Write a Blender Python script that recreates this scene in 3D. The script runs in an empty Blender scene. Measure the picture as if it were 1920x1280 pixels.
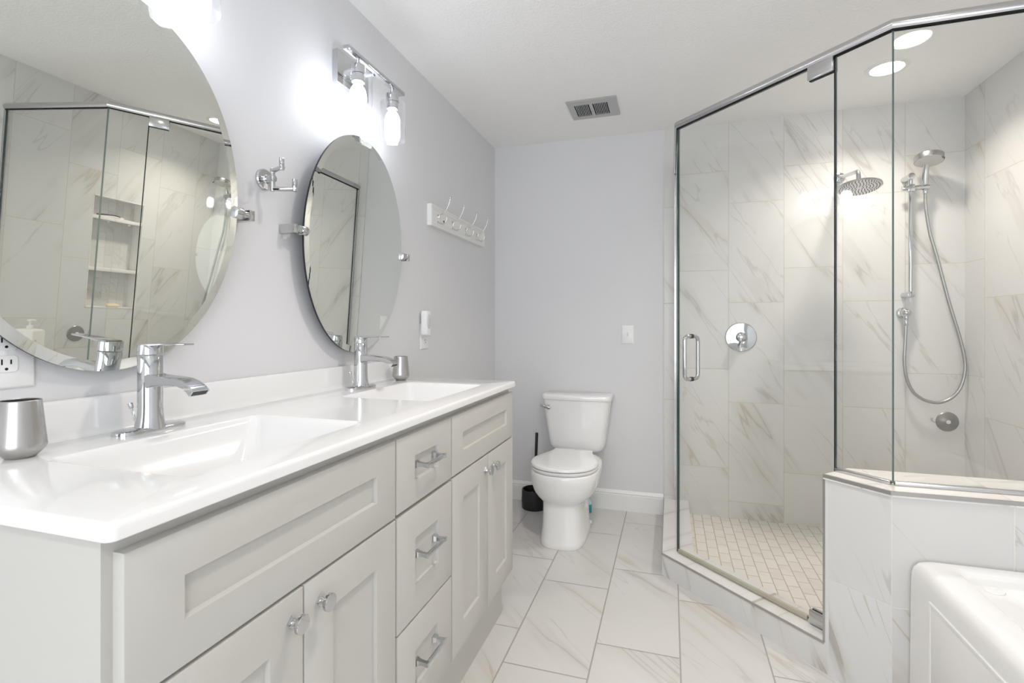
import bpy, bmesh, math, random
from math import pi, sin, cos, radians, sqrt
from mathutils import Vector, Matrix

random.seed(7)
sc = bpy.context.scene
COL = sc.collection
S2 = sqrt(0.5)

# ------------------------------------------------------------------ camera
CAM = (1.1723, 0.0, 1.1947)
cd = bpy.data.cameras.new('camera')
cam = bpy.data.objects.new('camera', cd)
COL.objects.link(cam)
cam.location = CAM
cam.rotation_euler = (pi / 2, 0, 0.3036)
cd.sensor_width = 36.0
cd.lens = 945.16 / 1920 * 36
cd.shift_y = -(640 - 611.02) / 1920
cd.clip_start = 0.02
sc.camera = cam

# ------------------------------------------------------------------ view / world
sc.view_settings.view_transform = 'Standard'
sc.view_settings.look = 'None'
sc.view_settings.gamma = 1.0
sc.view_settings.use_curve_mapping = False
sc.view_settings.exposure = 0.68
sc.cycles.max_bounces = 14
sc.cycles.diffuse_bounces = 7
sc.cycles.glossy_bounces = 8
sc.cycles.transparent_max_bounces = 24
sc.cycles.sample_clamp_indirect = 6.0
w = bpy.data.worlds.new('world')
sc.world = w
w.use_nodes = True
w.node_tree.nodes['Background'].inputs[0].default_value = (0.80, 0.88, 1.0, 1)
w.node_tree.nodes['Background'].inputs[1].default_value = 1.0

# room constants
YB, ZC, XR, YF = 3.341, 2.44, 2.70, -1.70
BULB_E, CAN_W, FILL_W = 14.5, 5.4, 23.0

# added fill light, set as daylight at a made-up window behind the camera
al = bpy.data.lights.new('added_daylight_fill', 'AREA')
al.shape = 'RECTANGLE'
al.size, al.size_y = 2.3, 1.75
al.energy = FILL_W
al.color = (0.97, 0.985, 1.0)
ao = bpy.data.objects.new('added_daylight_fill', al)
COL.objects.link(ao)
ao.location = (1.35, YF - 0.12, 1.35)
# area lamps shine along local -Z: turn it to face into the room (+Y)
ao.rotation_euler = Vector((0, 1, 0)).to_track_quat('-Z', 'Z').to_euler()


# ------------------------------------------------------------------ materials
def nodes_of(m):
    m.use_nodes = True
    nt = m.node_tree
    return nt, nt.nodes, nt.links, nt.nodes['Principled BSDF']


def pbr(name, col, rough=0.5, metal=0.0, spec=None, coat=0.0, bump=None, emis=None):
    m = bpy.data.materials.new(name)
    nt, N, L, b = nodes_of(m)
    b.inputs['Base Color'].default_value = (*col, 1)
    b.inputs['Roughness'].default_value = rough
    b.inputs['Metallic'].default_value = metal
    if spec is not None:
        b.inputs['Specular IOR Level'].default_value = spec
    if coat:
        b.inputs['Coat Weight'].default_value = coat
        b.inputs['Coat Roughness'].default_value = 0.06
    if bump:
        scale, strength, dist = bump
        g = N.new('ShaderNodeNewGeometry')
        t = N.new('ShaderNodeTexNoise')
        t.inputs['Scale'].default_value = scale
        t.inputs['Detail'].default_value = 4
        L.new(g.outputs['Position'], t.inputs['Vector'])
        bp = N.new('ShaderNodeBump')
        bp.inputs['Strength'].default_value = strength
        bp.inputs['Distance'].default_value = dist
        L.new(t.outputs['Fac'], bp.inputs['Height'])
        L.new(bp.outputs['Normal'], b.inputs['Normal'])
    if emis:
        b.inputs['Emission Color'].default_value = (*emis[0], 1)
        b.inputs['Emission Strength'].default_value = emis[1]
    return m


def brushed(name, col, rough, axis_scale):
    m = bpy.data.materials.new(name)
    nt, N, L, b = nodes_of(m)
    b.inputs['Metallic'].default_value = 1.0
    tc = N.new('ShaderNodeTexCoord')
    mp = N.new('ShaderNodeMapping')
    mp.inputs['Scale'].default_value = axis_scale
    t = N.new('ShaderNodeTexNoise')
    t.inputs['Scale'].default_value = 30
    t.inputs['Detail'].default_value = 3
    L.new(tc.outputs['Object'], mp.inputs['Vector'])
    L.new(mp.outputs['Vector'], t.inputs['Vector'])
    r = N.new('ShaderNodeMapRange')
    r.inputs['To Min'].default_value = rough - 0.04
    r.inputs['To Max'].default_value = rough + 0.05
    L.new(t.outputs['Fac'], r.inputs['Value'])
    L.new(r.outputs['Result'], b.inputs['Roughness'])
    c = N.new('ShaderNodeMix')
    c.data_type = 'RGBA'
    c.inputs['A'].default_value = (*[v * 0.95 for v in col], 1)
    c.inputs['B'].default_value = (*col, 1)
    L.new(t.outputs['Fac'], c.inputs['Factor'])
    L.new(c.outputs['Result'], b.inputs['Base Color'])
    return m


def thin_glass(name, tint, refl=1.0):
    """thin sheet glass: clear transmission plus Fresnel reflection"""
    m = bpy.data.materials.new(name)
    m.use_nodes = True
    nt = m.node_tree
    N, L = nt.nodes, nt.links
    N.remove(N['Principled BSDF'])
    out = N['Material Output']
    tr = N.new('ShaderNodeBsdfTransparent')
    tr.inputs[0].default_value = (*tint, 1)
    gl = N.new('ShaderNodeBsdfGlossy')
    gl.inputs['Color'].default_value = (1, 1, 1, 1)
    gl.inputs['Roughness'].default_value = 0.0
    ge = N.new('ShaderNodeNewGeometry')
    dt = N.new('ShaderNodeVectorMath')
    dt.operation = 'DOT_PRODUCT'
    L.new(ge.outputs['Normal'], dt.inputs[0])
    L.new(ge.outputs['Incoming'], dt.inputs[1])

    def mth(op, a, b_):
        n = N.new('ShaderNodeMath')
        n.operation = op
        for k, v in enumerate((a, b_)):
            if isinstance(v, (int, float)):
                n.inputs[k].default_value = v
            else:
                L.new(v, n.inputs[k])
        return n.outputs[0]
    # Schlick reflectance of one glass surface, the same from both sides
    c1_ = mth('SUBTRACT', 1.0, mth('ABSOLUTE', dt.outputs['Value'], 0.0))
    f0 = mth('ADD', 0.04, mth('MULTIPLY', mth('POWER', c1_, 5.0), 0.96))
    fac = mth('MULTIPLY', f0, refl)
    mx = N.new('ShaderNodeMixShader')
    L.new(fac, mx.inputs[0])
    L.new(tr.outputs[0], mx.inputs[1])
    L.new(gl.outputs[0], mx.inputs[2])
    L.new(mx.outputs[0], out.inputs['Surface'])
    return m


class NG:
    """tiny helper for math node chains"""
    def __init__(s, nt):
        s.nt, s.N, s.L = nt, nt.nodes, nt.links

    def put(s, sock, v):
        if isinstance(v, (int, float)):
            sock.default_value = v
        elif isinstance(v, tuple):
            sock.default_value = v
        else:
            s.L.new(v, sock)

    def m(s, op, a, b=0.0, c=0.0):
        n = s.N.new('ShaderNodeMath')
        n.operation = op
        s.put(n.inputs[0], a)
        s.put(n.inputs[1], b)
        s.put(n.inputs[2], c)
        return n.outputs[0]

    def dot(s, a, v):
        n = s.N.new('ShaderNodeVectorMath')
        n.operation = 'DOT_PRODUCT'
        s.put(n.inputs[0], a)
        n.inputs[1].default_value = v
        return n.outputs['Value']

    def comb(s, x, y, z):
        n = s.N.new('ShaderNodeCombineXYZ')
        s.put(n.inputs[0], x)
        s.put(n.inputs[1], y)
        s.put(n.inputs[2], z)
        return n.outputs[0]

    def noise(s, vec, scale, detail=3.0, rough=0.5, distort=0.0):
        n = s.N.new('ShaderNodeTexNoise')
        s.put(n.inputs['Vector'], vec)
        n.inputs['Scale'].default_value = scale
        n.inputs['Detail'].default_value = detail
        n.inputs['Roughness'].default_value = rough
        n.inputs['Distortion'].default_value = distort
        return n.outputs['Fac']

    def rng(s, v, a, b, c, d, smooth=True):
        n = s.N.new('ShaderNodeMapRange')
        if smooth:
            n.interpolation_type = 'SMOOTHSTEP'
        s.put(n.inputs['Value'], v)
        n.inputs['From Min'].default_value = a
        n.inputs['From Max'].default_value = b
        n.inputs['To Min'].default_value = c
        n.inputs['To Max'].default_value = d
        return n.outputs['Result']

    def mix(s, f, a, b):
        n = s.N.new('ShaderNodeMix')
        n.data_type = 'RGBA'
        s.put(n.inputs['Factor'], f)
        for k, v in (('A', a), ('B', b)):
            if isinstance(v, tuple):
                n.inputs[k].default_value = (*v, 1)
            else:
                s.L.new(v, n.inputs[k])
        return n.outputs['Result']


def marble_tile(name, U, u0, W, V, v0, H, dv, grout_w, grout_col, rough=0.3,
                base=(0.70, 0.695, 0.68), vein=(0.40, 0.385, 0.36), ang=-58, vein_amt=1.0,
                tone_var=0.035, freq=1.0):
    """veined marble-look tile; columns along U, rows along V, odd columns shifted by dv"""
    m = bpy.data.materials.new(name)
    nt, N, L, b = nodes_of(m)
    g = NG(nt)
    pos = N.new('ShaderNodeNewGeometry').outputs['Position']
    u = g.m('SUBTRACT', g.dot(pos, U), u0)
    v = g.m('SUBTRACT', g.dot(pos, V), v0)
    cu = g.m('DIVIDE', u, W)
    col = g.m('FLOOR', cu)
    fu = g.m('SUBTRACT', cu, col)
    odd = g.m('FLOORED_MODULO', col, 2.0)
    v2 = g.m('SUBTRACT', v, g.m('MULTIPLY', odd, dv))
    cv = g.m('DIVIDE', v2, H)
    row = g.m('FLOOR', cv)
    fv = g.m('SUBTRACT', cv, row)
    # distance to the tile border
    du = g.m('MULTIPLY', g.m('MINIMUM', fu, g.m('SUBTRACT', 1.0, fu)), W)
    dvv = g.m('MULTIPLY', g.m('MINIMUM', fv, g.m('SUBTRACT', 1.0, fv)), H)
    d = g.m('MINIMUM', du, dvv)
    grout = g.rng(d, grout_w * 0.35, grout_w * 0.65, 1.0, 0.0)
    # random offset per tile
    wn = N.new('ShaderNodeTexWhiteNoise')
    wn.noise_dimensions = '3D'
    g.put(wn.inputs['Vector'], g.comb(g.m('ADD', col, 0.5), g.m('ADD', row, 0.5), 3.3))
    rs = N.new('ShaderNodeSeparateColor')
    L.new(wn.outputs['Color'], rs.inputs[0])
    r1, r2, r3 = rs.outputs[0], rs.outputs[1], rs.outputs[2]
    a = radians(ang)
    uu = g.m('ADD', u, g.m('MULTIPLY', r1, 7.0))
    vv = g.m('ADD', v2, g.m('MULTIPLY', r2, 7.0))
    p = g.m('ADD', g.m('MULTIPLY', uu, cos(a)), g.m('MULTIPLY', vv, sin(a)))      # along the vein
    q = g.m('ADD', g.m('MULTIPLY', uu, -sin(a)), g.m('MULTIPLY', vv, cos(a)))     # across
    vec = g.comb(g.m('MULTIPLY', p, 0.10), q, g.m('MULTIPLY', r3, 9.0))
    n1 = g.noise(vec, 3.4 * freq, 4.0, 0.52, 0.22)
    l1 = g.rng(g.m('ABSOLUTE', g.m('SUBTRACT', n1, 0.52)), 0.0, 0.013, 0.9, 0.0)
    s1 = g.rng(g.m('ABSOLUTE', g.m('SUBTRACT', n1, 0.52)), 0.0, 0.06, 0.33, 0.0)
    n2 = g.noise(g.comb(g.m('MULTIPLY', p, 0.13), q, g.m('ADD', g.m('MULTIPLY', r3, 9.0), 4.0)), 6.0 * freq, 4.0, 0.52, 0.25)
    l2 = g.rng(g.m('ABSOLUTE', g.m('SUBTRACT', n2, 0.47)), 0.0, 0.012, 0.5, 0.0)
    mask = g.rng(g.noise(g.comb(g.m('MULTIPLY', p, 0.5), q, g.m('MULTIPLY', r2, 5.0)), 3.0, 2.0), 0.45, 0.60, 0.0, 1.0)
    mask2 = g.rng(g.noise(g.comb(g.m('MULTIPLY', p, 0.5), q, g.m('MULTIPLY', r1, 5.0)), 4.0, 2.0), 0.45, 0.58, 0.0, 1.0)
    va = g.m('MULTIPLY', g.m('MAXIMUM', l1, s1), mask)
    vb = g.m('MULTIPLY', l2, mask2)
    vtot = g.m('MINIMUM', g.m('MULTIPLY', g.m('MAXIMUM', va, vb), 0.75 * vein_amt), 1.0)
    tan = g.rng(g.noise(g.comb(p, q, 1.7), 2.2, 1.0), 0.5, 0.65, 0.0, 1.0)
    vcol = g.mix(tan, vein, (vein[0] * 1.12, vein[1] * 1.0, vein[2] * 0.76))
    tone = g.m('ADD', 1.0 - tone_var, g.m('MULTIPLY', r3, tone_var))
    cloud = g.rng(g.noise(g.comb(p, q, 8.0), 2.0, 3.0), 0.3, 0.7, 0.97, 1.0)
    tone = g.m('MULTIPLY', tone, cloud)
    hs = N.new('ShaderNodeVectorMath')
    hs.operation = 'SCALE'
    hs.inputs[0].default_value = base
    g.put(hs.inputs['Scale'], tone)
    bc = N.new('ShaderNodeMix')
    bc.data_type = 'RGBA'
    g.put(bc.inputs['Factor'], vtot)
    L.new(hs.outputs[0], bc.inputs['A'])
    L.new(vcol, bc.inputs['B'])
    fin = g.mix(grout, bc.outputs['Result'], grout_col)
    L.new(fin, b.inputs['Base Color'])
    ro = g.m('ADD', rough, g.m('MULTIPLY', grout, 0.5))
    L.new(ro, b.inputs['Roughness'])
    bp = N.new('ShaderNodeBump')
    bp.inputs['Strength'].default_value = 0.35
    bp.inputs['Distance'].default_value = 0.0015
    bp.invert = True
    L.new(grout, bp.inputs['Height'])
    L.new(bp.outputs['Normal'], b.inputs['Normal'])
    return m


PAINT = pbr('lilac_grey_paint', (0.70, 0.70, 0.715), 0.55, bump=(260, 0.05, 0.002))
CEIL = pbr('textured_ceiling_white', (0.88, 0.88, 0.875), 0.8, bump=(95, 0.55, 0.006))
TRIM = pbr('white_trim_paint', (0.80, 0.80, 0.79), 0.35)
CAB = pbr('off_white_cabinet_paint', (0.515, 0.507, 0.478), 0.38, bump=(400, 0.02, 0.001))
CULT = pbr('cultured_marble_white', (0.80, 0.80, 0.80), 0.10, coat=0.3)
PORC = pbr('white_porcelain', (0.84, 0.84, 0.835), 0.08, coat=0.6)
ACRY = pbr('white_acrylic', (0.83, 0.83, 0.82), 0.16, coat=0.4)
PLAST = pbr('white_plastic', (0.83, 0.83, 0.83), 0.35)
LENSGREY = pbr('pale_grey_lens', (0.62, 0.63, 0.67), 0.3)
BLACK = pbr('black_plastic', (0.012, 0.012, 0.013), 0.5, bump=(900, 0.2, 0.001))
DARK = pbr('dark_slot', (0.006, 0.006, 0.006), 0.8)
DGREY = pbr('dark_grey_rubber', (0.05, 0.05, 0.055), 0.6)
CHROME = pbr('polished_chrome', (0.60, 0.61, 0.62), 0.05, 1.0)
SATIN = pbr('satin_aluminium', (0.58, 0.58, 0.58), 0.22, 1.0)
STEEL = pbr('brushed_steel', (0.50, 0.49, 0.475), 0.27, 1.0)
NICKEL = brushed('brushed_nickel', (0.72, 0.70, 0.67), 0.26, (8, 8, 1))
GREYALU = pbr('grey_edge_trim', (0.45, 0.44, 0.43), 0.35, 0.8)
HOSE = pbr('metal_hose', (0.42, 0.415, 0.40), 0.28, 0.9)
MIRR = pbr('silvered_mirror', (0.80, 0.82, 0.785), 0.0, 1.0)
MBACK = pbr('mirror_back_black', (0.015, 0.016, 0.02), 0.35)
GLASS = thin_glass('shower_glass', (0.982, 0.986, 0.979))
GEDGE2 = pbr('clear_glass_edge', (0.30, 0.36, 0.34), 0.15, 0.0, 0.6)
DISC = pbr('grey_suction_disc', (0.27, 0.26, 0.24), 0.35, 0.6)
GEDGE = pbr('green_glass_edge', (0.012, 0.05, 0.042), 0.12, 0.0, 0.6)
SHADE = thin_glass('lamp_shade_glass', (0.985, 0.985, 0.99), 1.0)
BULBM = pbr('lit_bulb', (1, 1, 1), 0.4, emis=((0.90, 0.94, 1.0), BULB_E))
CANM = pbr('lit_can_lens', (1, 1, 1), 0.4, emis=((1.0, 0.93, 0.86), 14.0))
SWEEP = pbr('clear_vinyl_sweep', (0.42, 0.39, 0.31), 0.25)
SOAP = pbr('cream_soap', (0.78, 0.66, 0.45), 0.45)
TEAL = pbr('teal_liquid', (0.02, 0.30, 0.40), 0.2, coat=0.5)
TEALW = pbr('pale_blue_plastic', (0.55, 0.72, 0.80), 0.3)
INK = pbr('dark_grey_ink', (0.06, 0.06, 0.06), 0.6)
INKO = pbr('orange_ink', (0.62, 0.22, 0.10), 0.6)
BTL = pbr('bottle_white', (0.80, 0.79, 0.74), 0.4)
CAULK = pbr('pale_caulk', (0.62, 0.61, 0.58), 0.5)
PANEG = thin_glass('added_window_glass', (0.97, 0.98, 0.98))

GR_T = (0.60, 0.565, 0.49)
X_, Y_, Z_ = (1, 0, 0), (0, 1, 0), (0, 0, 1)
DIAG = (S2, -S2, 0)
T_BACK = marble_tile('marble_tile_back_wall', X_, 1.2105, 0.3035, Z_, 0.325, 0.606, -0.200, 0.004, GR_T)
T_RIGHT = marble_tile('marble_tile_right_wall', Y_, 3.157, 0.3035, Z_, 0.325, 0.606, -0.200, 0.004, GR_T, ang=58)
T_DIAG = marble_tile('marble_tile_diagonal', DIAG, (1.135 - 2.528) * S2 + 0.179, 0.303, Z_, 0.33, 0.606, 0.0, 0.004,
                     (0.68, 0.67, 0.64), ang=-66, vein_amt=1.35)
T_HALF = marble_tile('marble_tile_half_wall', X_, 1.826, 0.3035, Z_, 0.327, 0.606, 0.0, 0.004, (0.70, 0.68, 0.63), ang=-52, vein_amt=1.35, base=(0.66, 0.65, 0.635))
T_CAP = marble_tile('marble_tile_cap', X_, 1.826, 0.3035, Y_, 0.4, 3.3, 0.0, 0.004, (0.68, 0.66, 0.62), ang=20,
                    base=(0.82, 0.80, 0.77))
T_FLOOR = marble_tile('marble_tile_floor', X_, 0.604, 0.3018, Y_, 1.703, 0.612, 0.207, 0.0056, (0.36, 0.345, 0.32),
                      rough=0.26, ang=-48, vein_amt=0.95, base=(0.625, 0.615, 0.60))
T_MOS = marble_tile('mosaic_tile_shower_floor', X_, 1.307, 0.0527, Y_, 3.33, 0.1054, 0.0527, 0.0042, (0.46, 0.40, 0.29),
                    rough=0.35, ang=-40, vein_amt=0.4, tone_var=0.06, base=(0.76, 0.73, 0.69), freq=2.0)
T_NICHE = marble_tile('mosaic_tile_niche', Y_, 2.408, 0.0527, Z_, 1.01, 0.1054, 0.0527, 0.003, (0.60, 0.57, 0.50),
                      rough=0.35, ang=-40, vein_amt=0.9, tone_var=0.16, base=(0.74, 0.73, 0.71), freq=2.0)


# ------------------------------------------------------------------ mesh helpers
def B():
    return bmesh.new()


def box(bm, x0, y0, z0, x1, y1, z1, bev=0.0, seg=2, M=None, mi=0):
    r = bmesh.ops.create_cube(bm, size=1.0)
    vs = r['verts']
    for v in vs:
        v.co = Vector(((x0 + x1) / 2 + v.co.x * (x1 - x0), (y0 + y1) / 2 + v.co.y * (y1 - y0), (z0 + z1) / 2 + v.co.z * (z1 - z0)))
    fs = list({f for v in vs for f in v.link_faces})
    for f in fs:
        f.material_index = mi
    if bev > 0:
        es = list({e for v in vs for e in v.link_edges})
        rr = bmesh.ops.bevel(bm, geom=es, offset=bev, segments=seg, affect='EDGES', profile=0.5)
        vs = list({v for f in rr['faces'] for v in f.verts} | {v for v in vs if v.is_valid})
    if M is not None:
        for v in vs:
            v.co = M @ v.co
    return vs


def loft(bm, loops, cap0=True, cap1=True, closed=True, mi=0):
    rows = [[bm.verts.new(p) for p in lp] for lp in loops]
    n = len(rows[0])
    for a, b in zip(rows, rows[1:]):
        for i in range(n if closed else n - 1):
            j = (i + 1) % n
            f = bm.faces.new((a[i], a[j], b[j], b[i]))
            f.material_index = mi
    if cap0:
        bm.faces.new(list(reversed(rows[0]))).material_index = mi
    if cap1:
        bm.faces.new(rows[-1]).material_index = mi
    return rows


def lathe(bm, prof, M=None, seg=32, mi=0):
    """prof: (r, h) pairs; axis local Z"""
    M = M or Matrix()
    loops = []
    for r, h in prof:
        r = max(r, 1e-5)
        loops.append([M @ Vector((r * cos(2 * pi * i / seg), r * sin(2 * pi * i / seg), h)) for i in range(seg)])
    loft(bm, loops, prof[0][0] > 1e-4 or True, True, mi=mi)


def T(x, y, z):
    return Matrix.Translation((x, y, z))


def axis_to(d):
    return Vector(d).to_track_quat('Z', 'Y').to_matrix().to_4x4()


def cyl(bm, p, q, r, seg=20, bev=0.0, r2=None):
    p, q = Vector(p), Vector(q)
    L = (q - p).length
    M = Matrix.Translation(p) @ axis_to(q - p)
    r2 = r if r2 is None else r2
    if bev:
        prof = [(r - bev, 0), (r - bev * .3, bev * .3), (r, bev), (r2, L - bev), (r2 - bev * .3, L - bev * .3), (r2 - bev, L)]
    else:
        prof = [(r, 0), (r2, L)]
    lathe(bm, prof, M, seg)


def sphere(bm, c, r, seg=20, scale=(1, 1, 1)):
    n = 10
    prof = [(r * sin(pi * i / n), -r * cos(pi * i / n)) for i in range(n + 1)]
    M = Matrix.Translation(c) @ Matrix.Diagonal((*scale, 1))
    lathe(bm, prof, M, seg)


def smooth_path(pts, n=8):
    """Catmull-Rom through the points"""
    P = [Vector(p) for p in pts]
    P = [P[0] * 2 - P[1]] + P + [P[-1] * 2 - P[-2]]
    out = []
    for i in range(1, len(P) - 2):
        a, b, c, d = P[i - 1:i + 3]
        for k in range(n):
            t = k / n
            out.append(0.5 * ((2 * b) + (c - a) * t + (2 * a - 5 * b + 4 * c - d) * t * t + (3 * b - a - 3 * c + d) * t ** 3))
    out.append(P[-2])
    return out


def fillet_path(pts, r, n=6):
    P = [Vector(p) for p in pts]
    out = [P[0]]
    for i in range(1, len(P) - 1):
        a, b, c = P[i - 1], P[i], P[i + 1]
        d1, d2 = (a - b).normalized(), (c - b).normalized()
        half = d1.angle(d2) / 2
        t = r / math.tan(half)
        s, e = b + d1 * t, b + d2 * t
        for k in range(n + 1):
            u = k / n
            out.append((1 - u) ** 2 * s + 2 * u * (1 - u) * b + u * u * e)
    out.append(P[-1])
    return out


def tube(bm, pts, r, seg=12, radii=None, prof=None, up=None):
    """sweep a circle (or a prof of (a,b) points) along pts"""
    P = [Vector(p) for p in pts]
    n = len(P)
    tang = []
    for i in range(n):
        t = P[min(i + 1, n - 1)] - P[max(i - 1, 0)]
        tang.append(t.normalized())
    ref = Vector(up) if up else (Vector((0, 0, 1)) if abs(tang[0].z) < 0.9 else Vector((1, 0, 0)))
    nrm = (ref - tang[0] * ref.dot(tang[0])).normalized()
    loops = []
    for i in range(n):
        if i:
            nrm = nrm - tang[i] * nrm.dot(tang[i])
            nrm.normalize()
        bi = tang[i].cross(nrm)
        rr = radii[i] if radii else r
        if prof:
            loops.append([P[i] + nrm * a + bi * b for a, b in prof])
        else:
            loops.append([P[i] + (nrm * cos(2 * pi * k / seg) + bi * sin(2 * pi * k / seg)) * rr for k in range(seg)])
    loft(bm, loops)


def prism(bm, poly, z0, z1, mi=0):
    loft(bm, [[Vector((x, y, z0)) for x, y in poly], [Vector((x, y, z1)) for x, y in poly]], mi=mi)


def sup(cx, cy, z, a, b, n, seg=64, ph=0.0):
    out = []
    for i in range(seg):
        t = 2 * pi * i / seg + ph
        c, s = cos(t), sin(t)
        out.append(Vector((cx + a * math.copysign(abs(c) ** (2 / n), c), cy + b * math.copysign(abs(s) ** (2 / n), s), z)))
    return out


def rrect(x0, y0, x1, y1, r, z, n=6):
    pts = []
    for (cx, cy, a0) in ((x1 - r, y1 - r, 0), (x0 + r, y1 - r, 90), (x0 + r, y0 + r, 180), (x1 - r, y0 + r, 270)):
        for k in range(n + 1):
            a = radians(a0 + 90 * k / n)
            pts.append(Vector((cx + r * cos(a), cy + r * sin(a), z)))
    return pts


def offset_path(path, w):
    """offset a polyline to its left by w, mitred"""
    P = [Vector((*p, 0)) for p in path]
    out = []
    for i in range(len(P)):
        ds = []
        if i > 0:
            ds.append((P[i] - P[i - 1]).normalized())
        if i < len(P) - 1:
            ds.append((P[i + 1] - P[i]).normalized())
        ns = [Vector((-d.y, d.x, 0)) for d in ds]
        m = sum(ns, Vector()).normalized()
        k = w / m.dot(ns[0])
        q = P[i] + m * k
        out.append((q.x, q.y))
    return out


def sweep(bm, path, prof, mi=0):
    """sweep profile (offset, z) along a planar mitred polyline"""
    rails = [offset_path(path, o) for o, z in prof]
    loops = [[Vector((*rails[k][i], prof[k][1])) for k in range(len(prof))] for i in range(len(path))]
    loft(bm, loops, mi=mi)


ORG = {}


def obj(name, bm, mat, parent=None, smooth=35, kind=None, label=None):
    bmesh.ops.recalc_face_normals(bm, faces=bm.faces[:])
    me = bpy.data.meshes.new(name)
    org = ORG[parent.name] if parent is not None else Vector((0, 0, 0))
    if org.length:
        bmesh.ops.translate(bm, verts=bm.verts[:], vec=-org)
    bm.to_mesh(me)
    bm.free()
    for m in (mat if isinstance(mat, (list, tuple)) else [mat]):
        me.materials.append(m)
    if smooth:
        me.polygons.foreach_set('use_smooth', [True] * len(me.polygons))
        me.set_sharp_from_angle(angle=radians(smooth))
    o = bpy.data.objects.new(name, me)
    COL.objects.link(o)
    if parent is not None:
        o.parent = parent
    ORG[o.name] = org
    if kind:
        o['kind'] = kind
    if label:
        o['label'] = label
    return o


def thing(name, label, cat, loc, group=None):
    o = bpy.data.objects.new(name, None)
    COL.objects.link(o)
    o.location = loc
    o.empty_display_size = 0.05
    ORG[o.name] = Vector(loc)
    o['label'] = label
    o['category'] = cat
    if group:
        o['group'] = group
    return o


def tag(o, label, cat, group=None):
    o['label'] = label
    o['category'] = cat
    if group:
        o['group'] = group
    return o


def struct(name, bm, mat, smooth=0, parent=None):
    return obj(name, bm, mat, parent, smooth, kind=None if parent else 'structure')


def dup(root, delta, label, group=None, M=None):
    def rec(o, par):
        c = o.copy()
        COL.objects.link(c)
        if par is not None:
            c.parent = par
        ORG[c.name] = ORG[o.name] + Vector(delta)
        for ch in [x for x in list(bpy.data.objects) if x.parent == o]:
            rec(ch, c)
        return c
    r = rec(root, None)
    r.location = Vector(root.location) + Vector(delta)
    r['label'] = label
    if group:
        r['group'] = group
    return r


# ================================================================== SETTING
WT = 0.12
b = B(); box(b, -WT, YF - WT, -0.12, XR + WT, YB + WT, 0)
struct('floor', b, T_FLOOR)
b = B(); box(b, -WT, YF - WT, ZC, XR + WT, YB + WT, ZC + 0.12)
struct('ceiling', b, CEIL)
b = B(); box(b, -WT, YF - WT, 0, 0, YB + WT, ZC)
struct('wall_left', b, PAINT)
b = B(); box(b, 0, YB, 0, 1.137, YB + WT, ZC)
struct('wall_back', b, PAINT)
b = B(); box(b, 1.137, YB - 0.004, 0, XR + WT, YB + WT, ZC)
struct('wall_back_shower', b, T_BACK)
b = B(); box(b, XR, YF - WT, 0, XR + WT, 1.838, ZC)
struct('wall_right', b, PAINT)
# right shower wall with the niche opening
NY0, NY1, NZ0, NZ1, ND = 2.408, 2.750, 1.010, 1.780, 0.09
b = B()
YE = YB - 0.004
box(b, XR - 0.004, 1.838, 0, XR + WT, YE, NZ0)
box(b, XR - 0.004, 1.838, NZ1, XR + WT, YE, ZC)
box(b, XR - 0.004, 1.838, NZ0, XR + WT, NY0, NZ1)
box(b, XR - 0.004, NY1, NZ0, XR + WT, YE, NZ1)
wr = struct('wall_right_shower', b, T_RIGHT)
b = B(); box(b, XR + ND, NY0, NZ0, XR + ND + 0.02, NY1, NZ1)
struct('niche_back', b, T_NICHE, parent=wr)
b = B()
for (a, c) in ((NZ0, NZ0 + 0.004), (NZ1 - 0.004, NZ1)):
    box(b, XR - 0.006, NY0, a, XR + ND, NY1, c)
for (a, c) in ((NY0, NY0 + 0.004), (NY1 - 0.004, NY1)):
    box(b, XR - 0.006, a, NZ0, XR + ND, c, NZ1)
struct('niche_lining', b, T_CAP, parent=wr)
# front wall (behind the camera) with an added, unseen window for the fill light
WX0, WX1, WZ0, WZ1 = 0.20, 2.50, 0.45, 2.25
b = B()
box(b, 0, YF - WT, 0, XR, YF, WZ0)
box(b, 0, YF - WT, WZ1, XR, YF, ZC)
box(b, 0, YF - WT, WZ0, WX0, YF, WZ1)
box(b, WX1, YF - WT, WZ0, XR, YF, WZ1)
struct('wall_front', b, PAINT)
b = B()
for (x0, x1, z0, z1) in ((WX0, WX1, WZ0, WZ0 + 0.05), (WX0, WX1, WZ1 - 0.05, WZ1), (WX0, WX0 + 0.05, WZ0 + 0.05, WZ1 - 0.05),
                         (WX1 - 0.05, WX1, WZ0 + 0.05, WZ1 - 0.05), (1.325, 1.375, WZ0 + 0.05, WZ1 - 0.05)):
    box(b, x0, YF - 0.07, z0, x1, YF - 0.02, z1, 0.004)
wn1 = struct('added_window_1', b, TRIM, 30)  # invented frame, out of view, through which the fill light enters
b = B(); box(b, WX0 + 0.05, YF - 0.047, WZ0 + 0.05, WX1 - 0.05, YF - 0.042, WZ1 - 0.05)
struct('added_window_pane', b, PANEG, parent=wn1)


# baseboards: moulded profile (offset from the wall, z)
def base_prof(d=0.014, h=0.128):
    return [(0, 0), (d, 0), (d, h * 0.78), (d * 0.80, h * 0.80), (d * 0.80, h * 0.845), (d * 0.95, h * 0.86), (d * 0.62, h * 0.93), (d * 0.30, h), (0, h)]


b = B(); sweep(b, [(1.133, YB), (0, YB)], base_prof())
struct('baseboard_back', b, TRIM, 25)
b = B(); sweep(b, [(0, YB - 0.014), (0, 2.0)], base_prof())
struct('baseboard_left', b, TRIM, 25)

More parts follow.
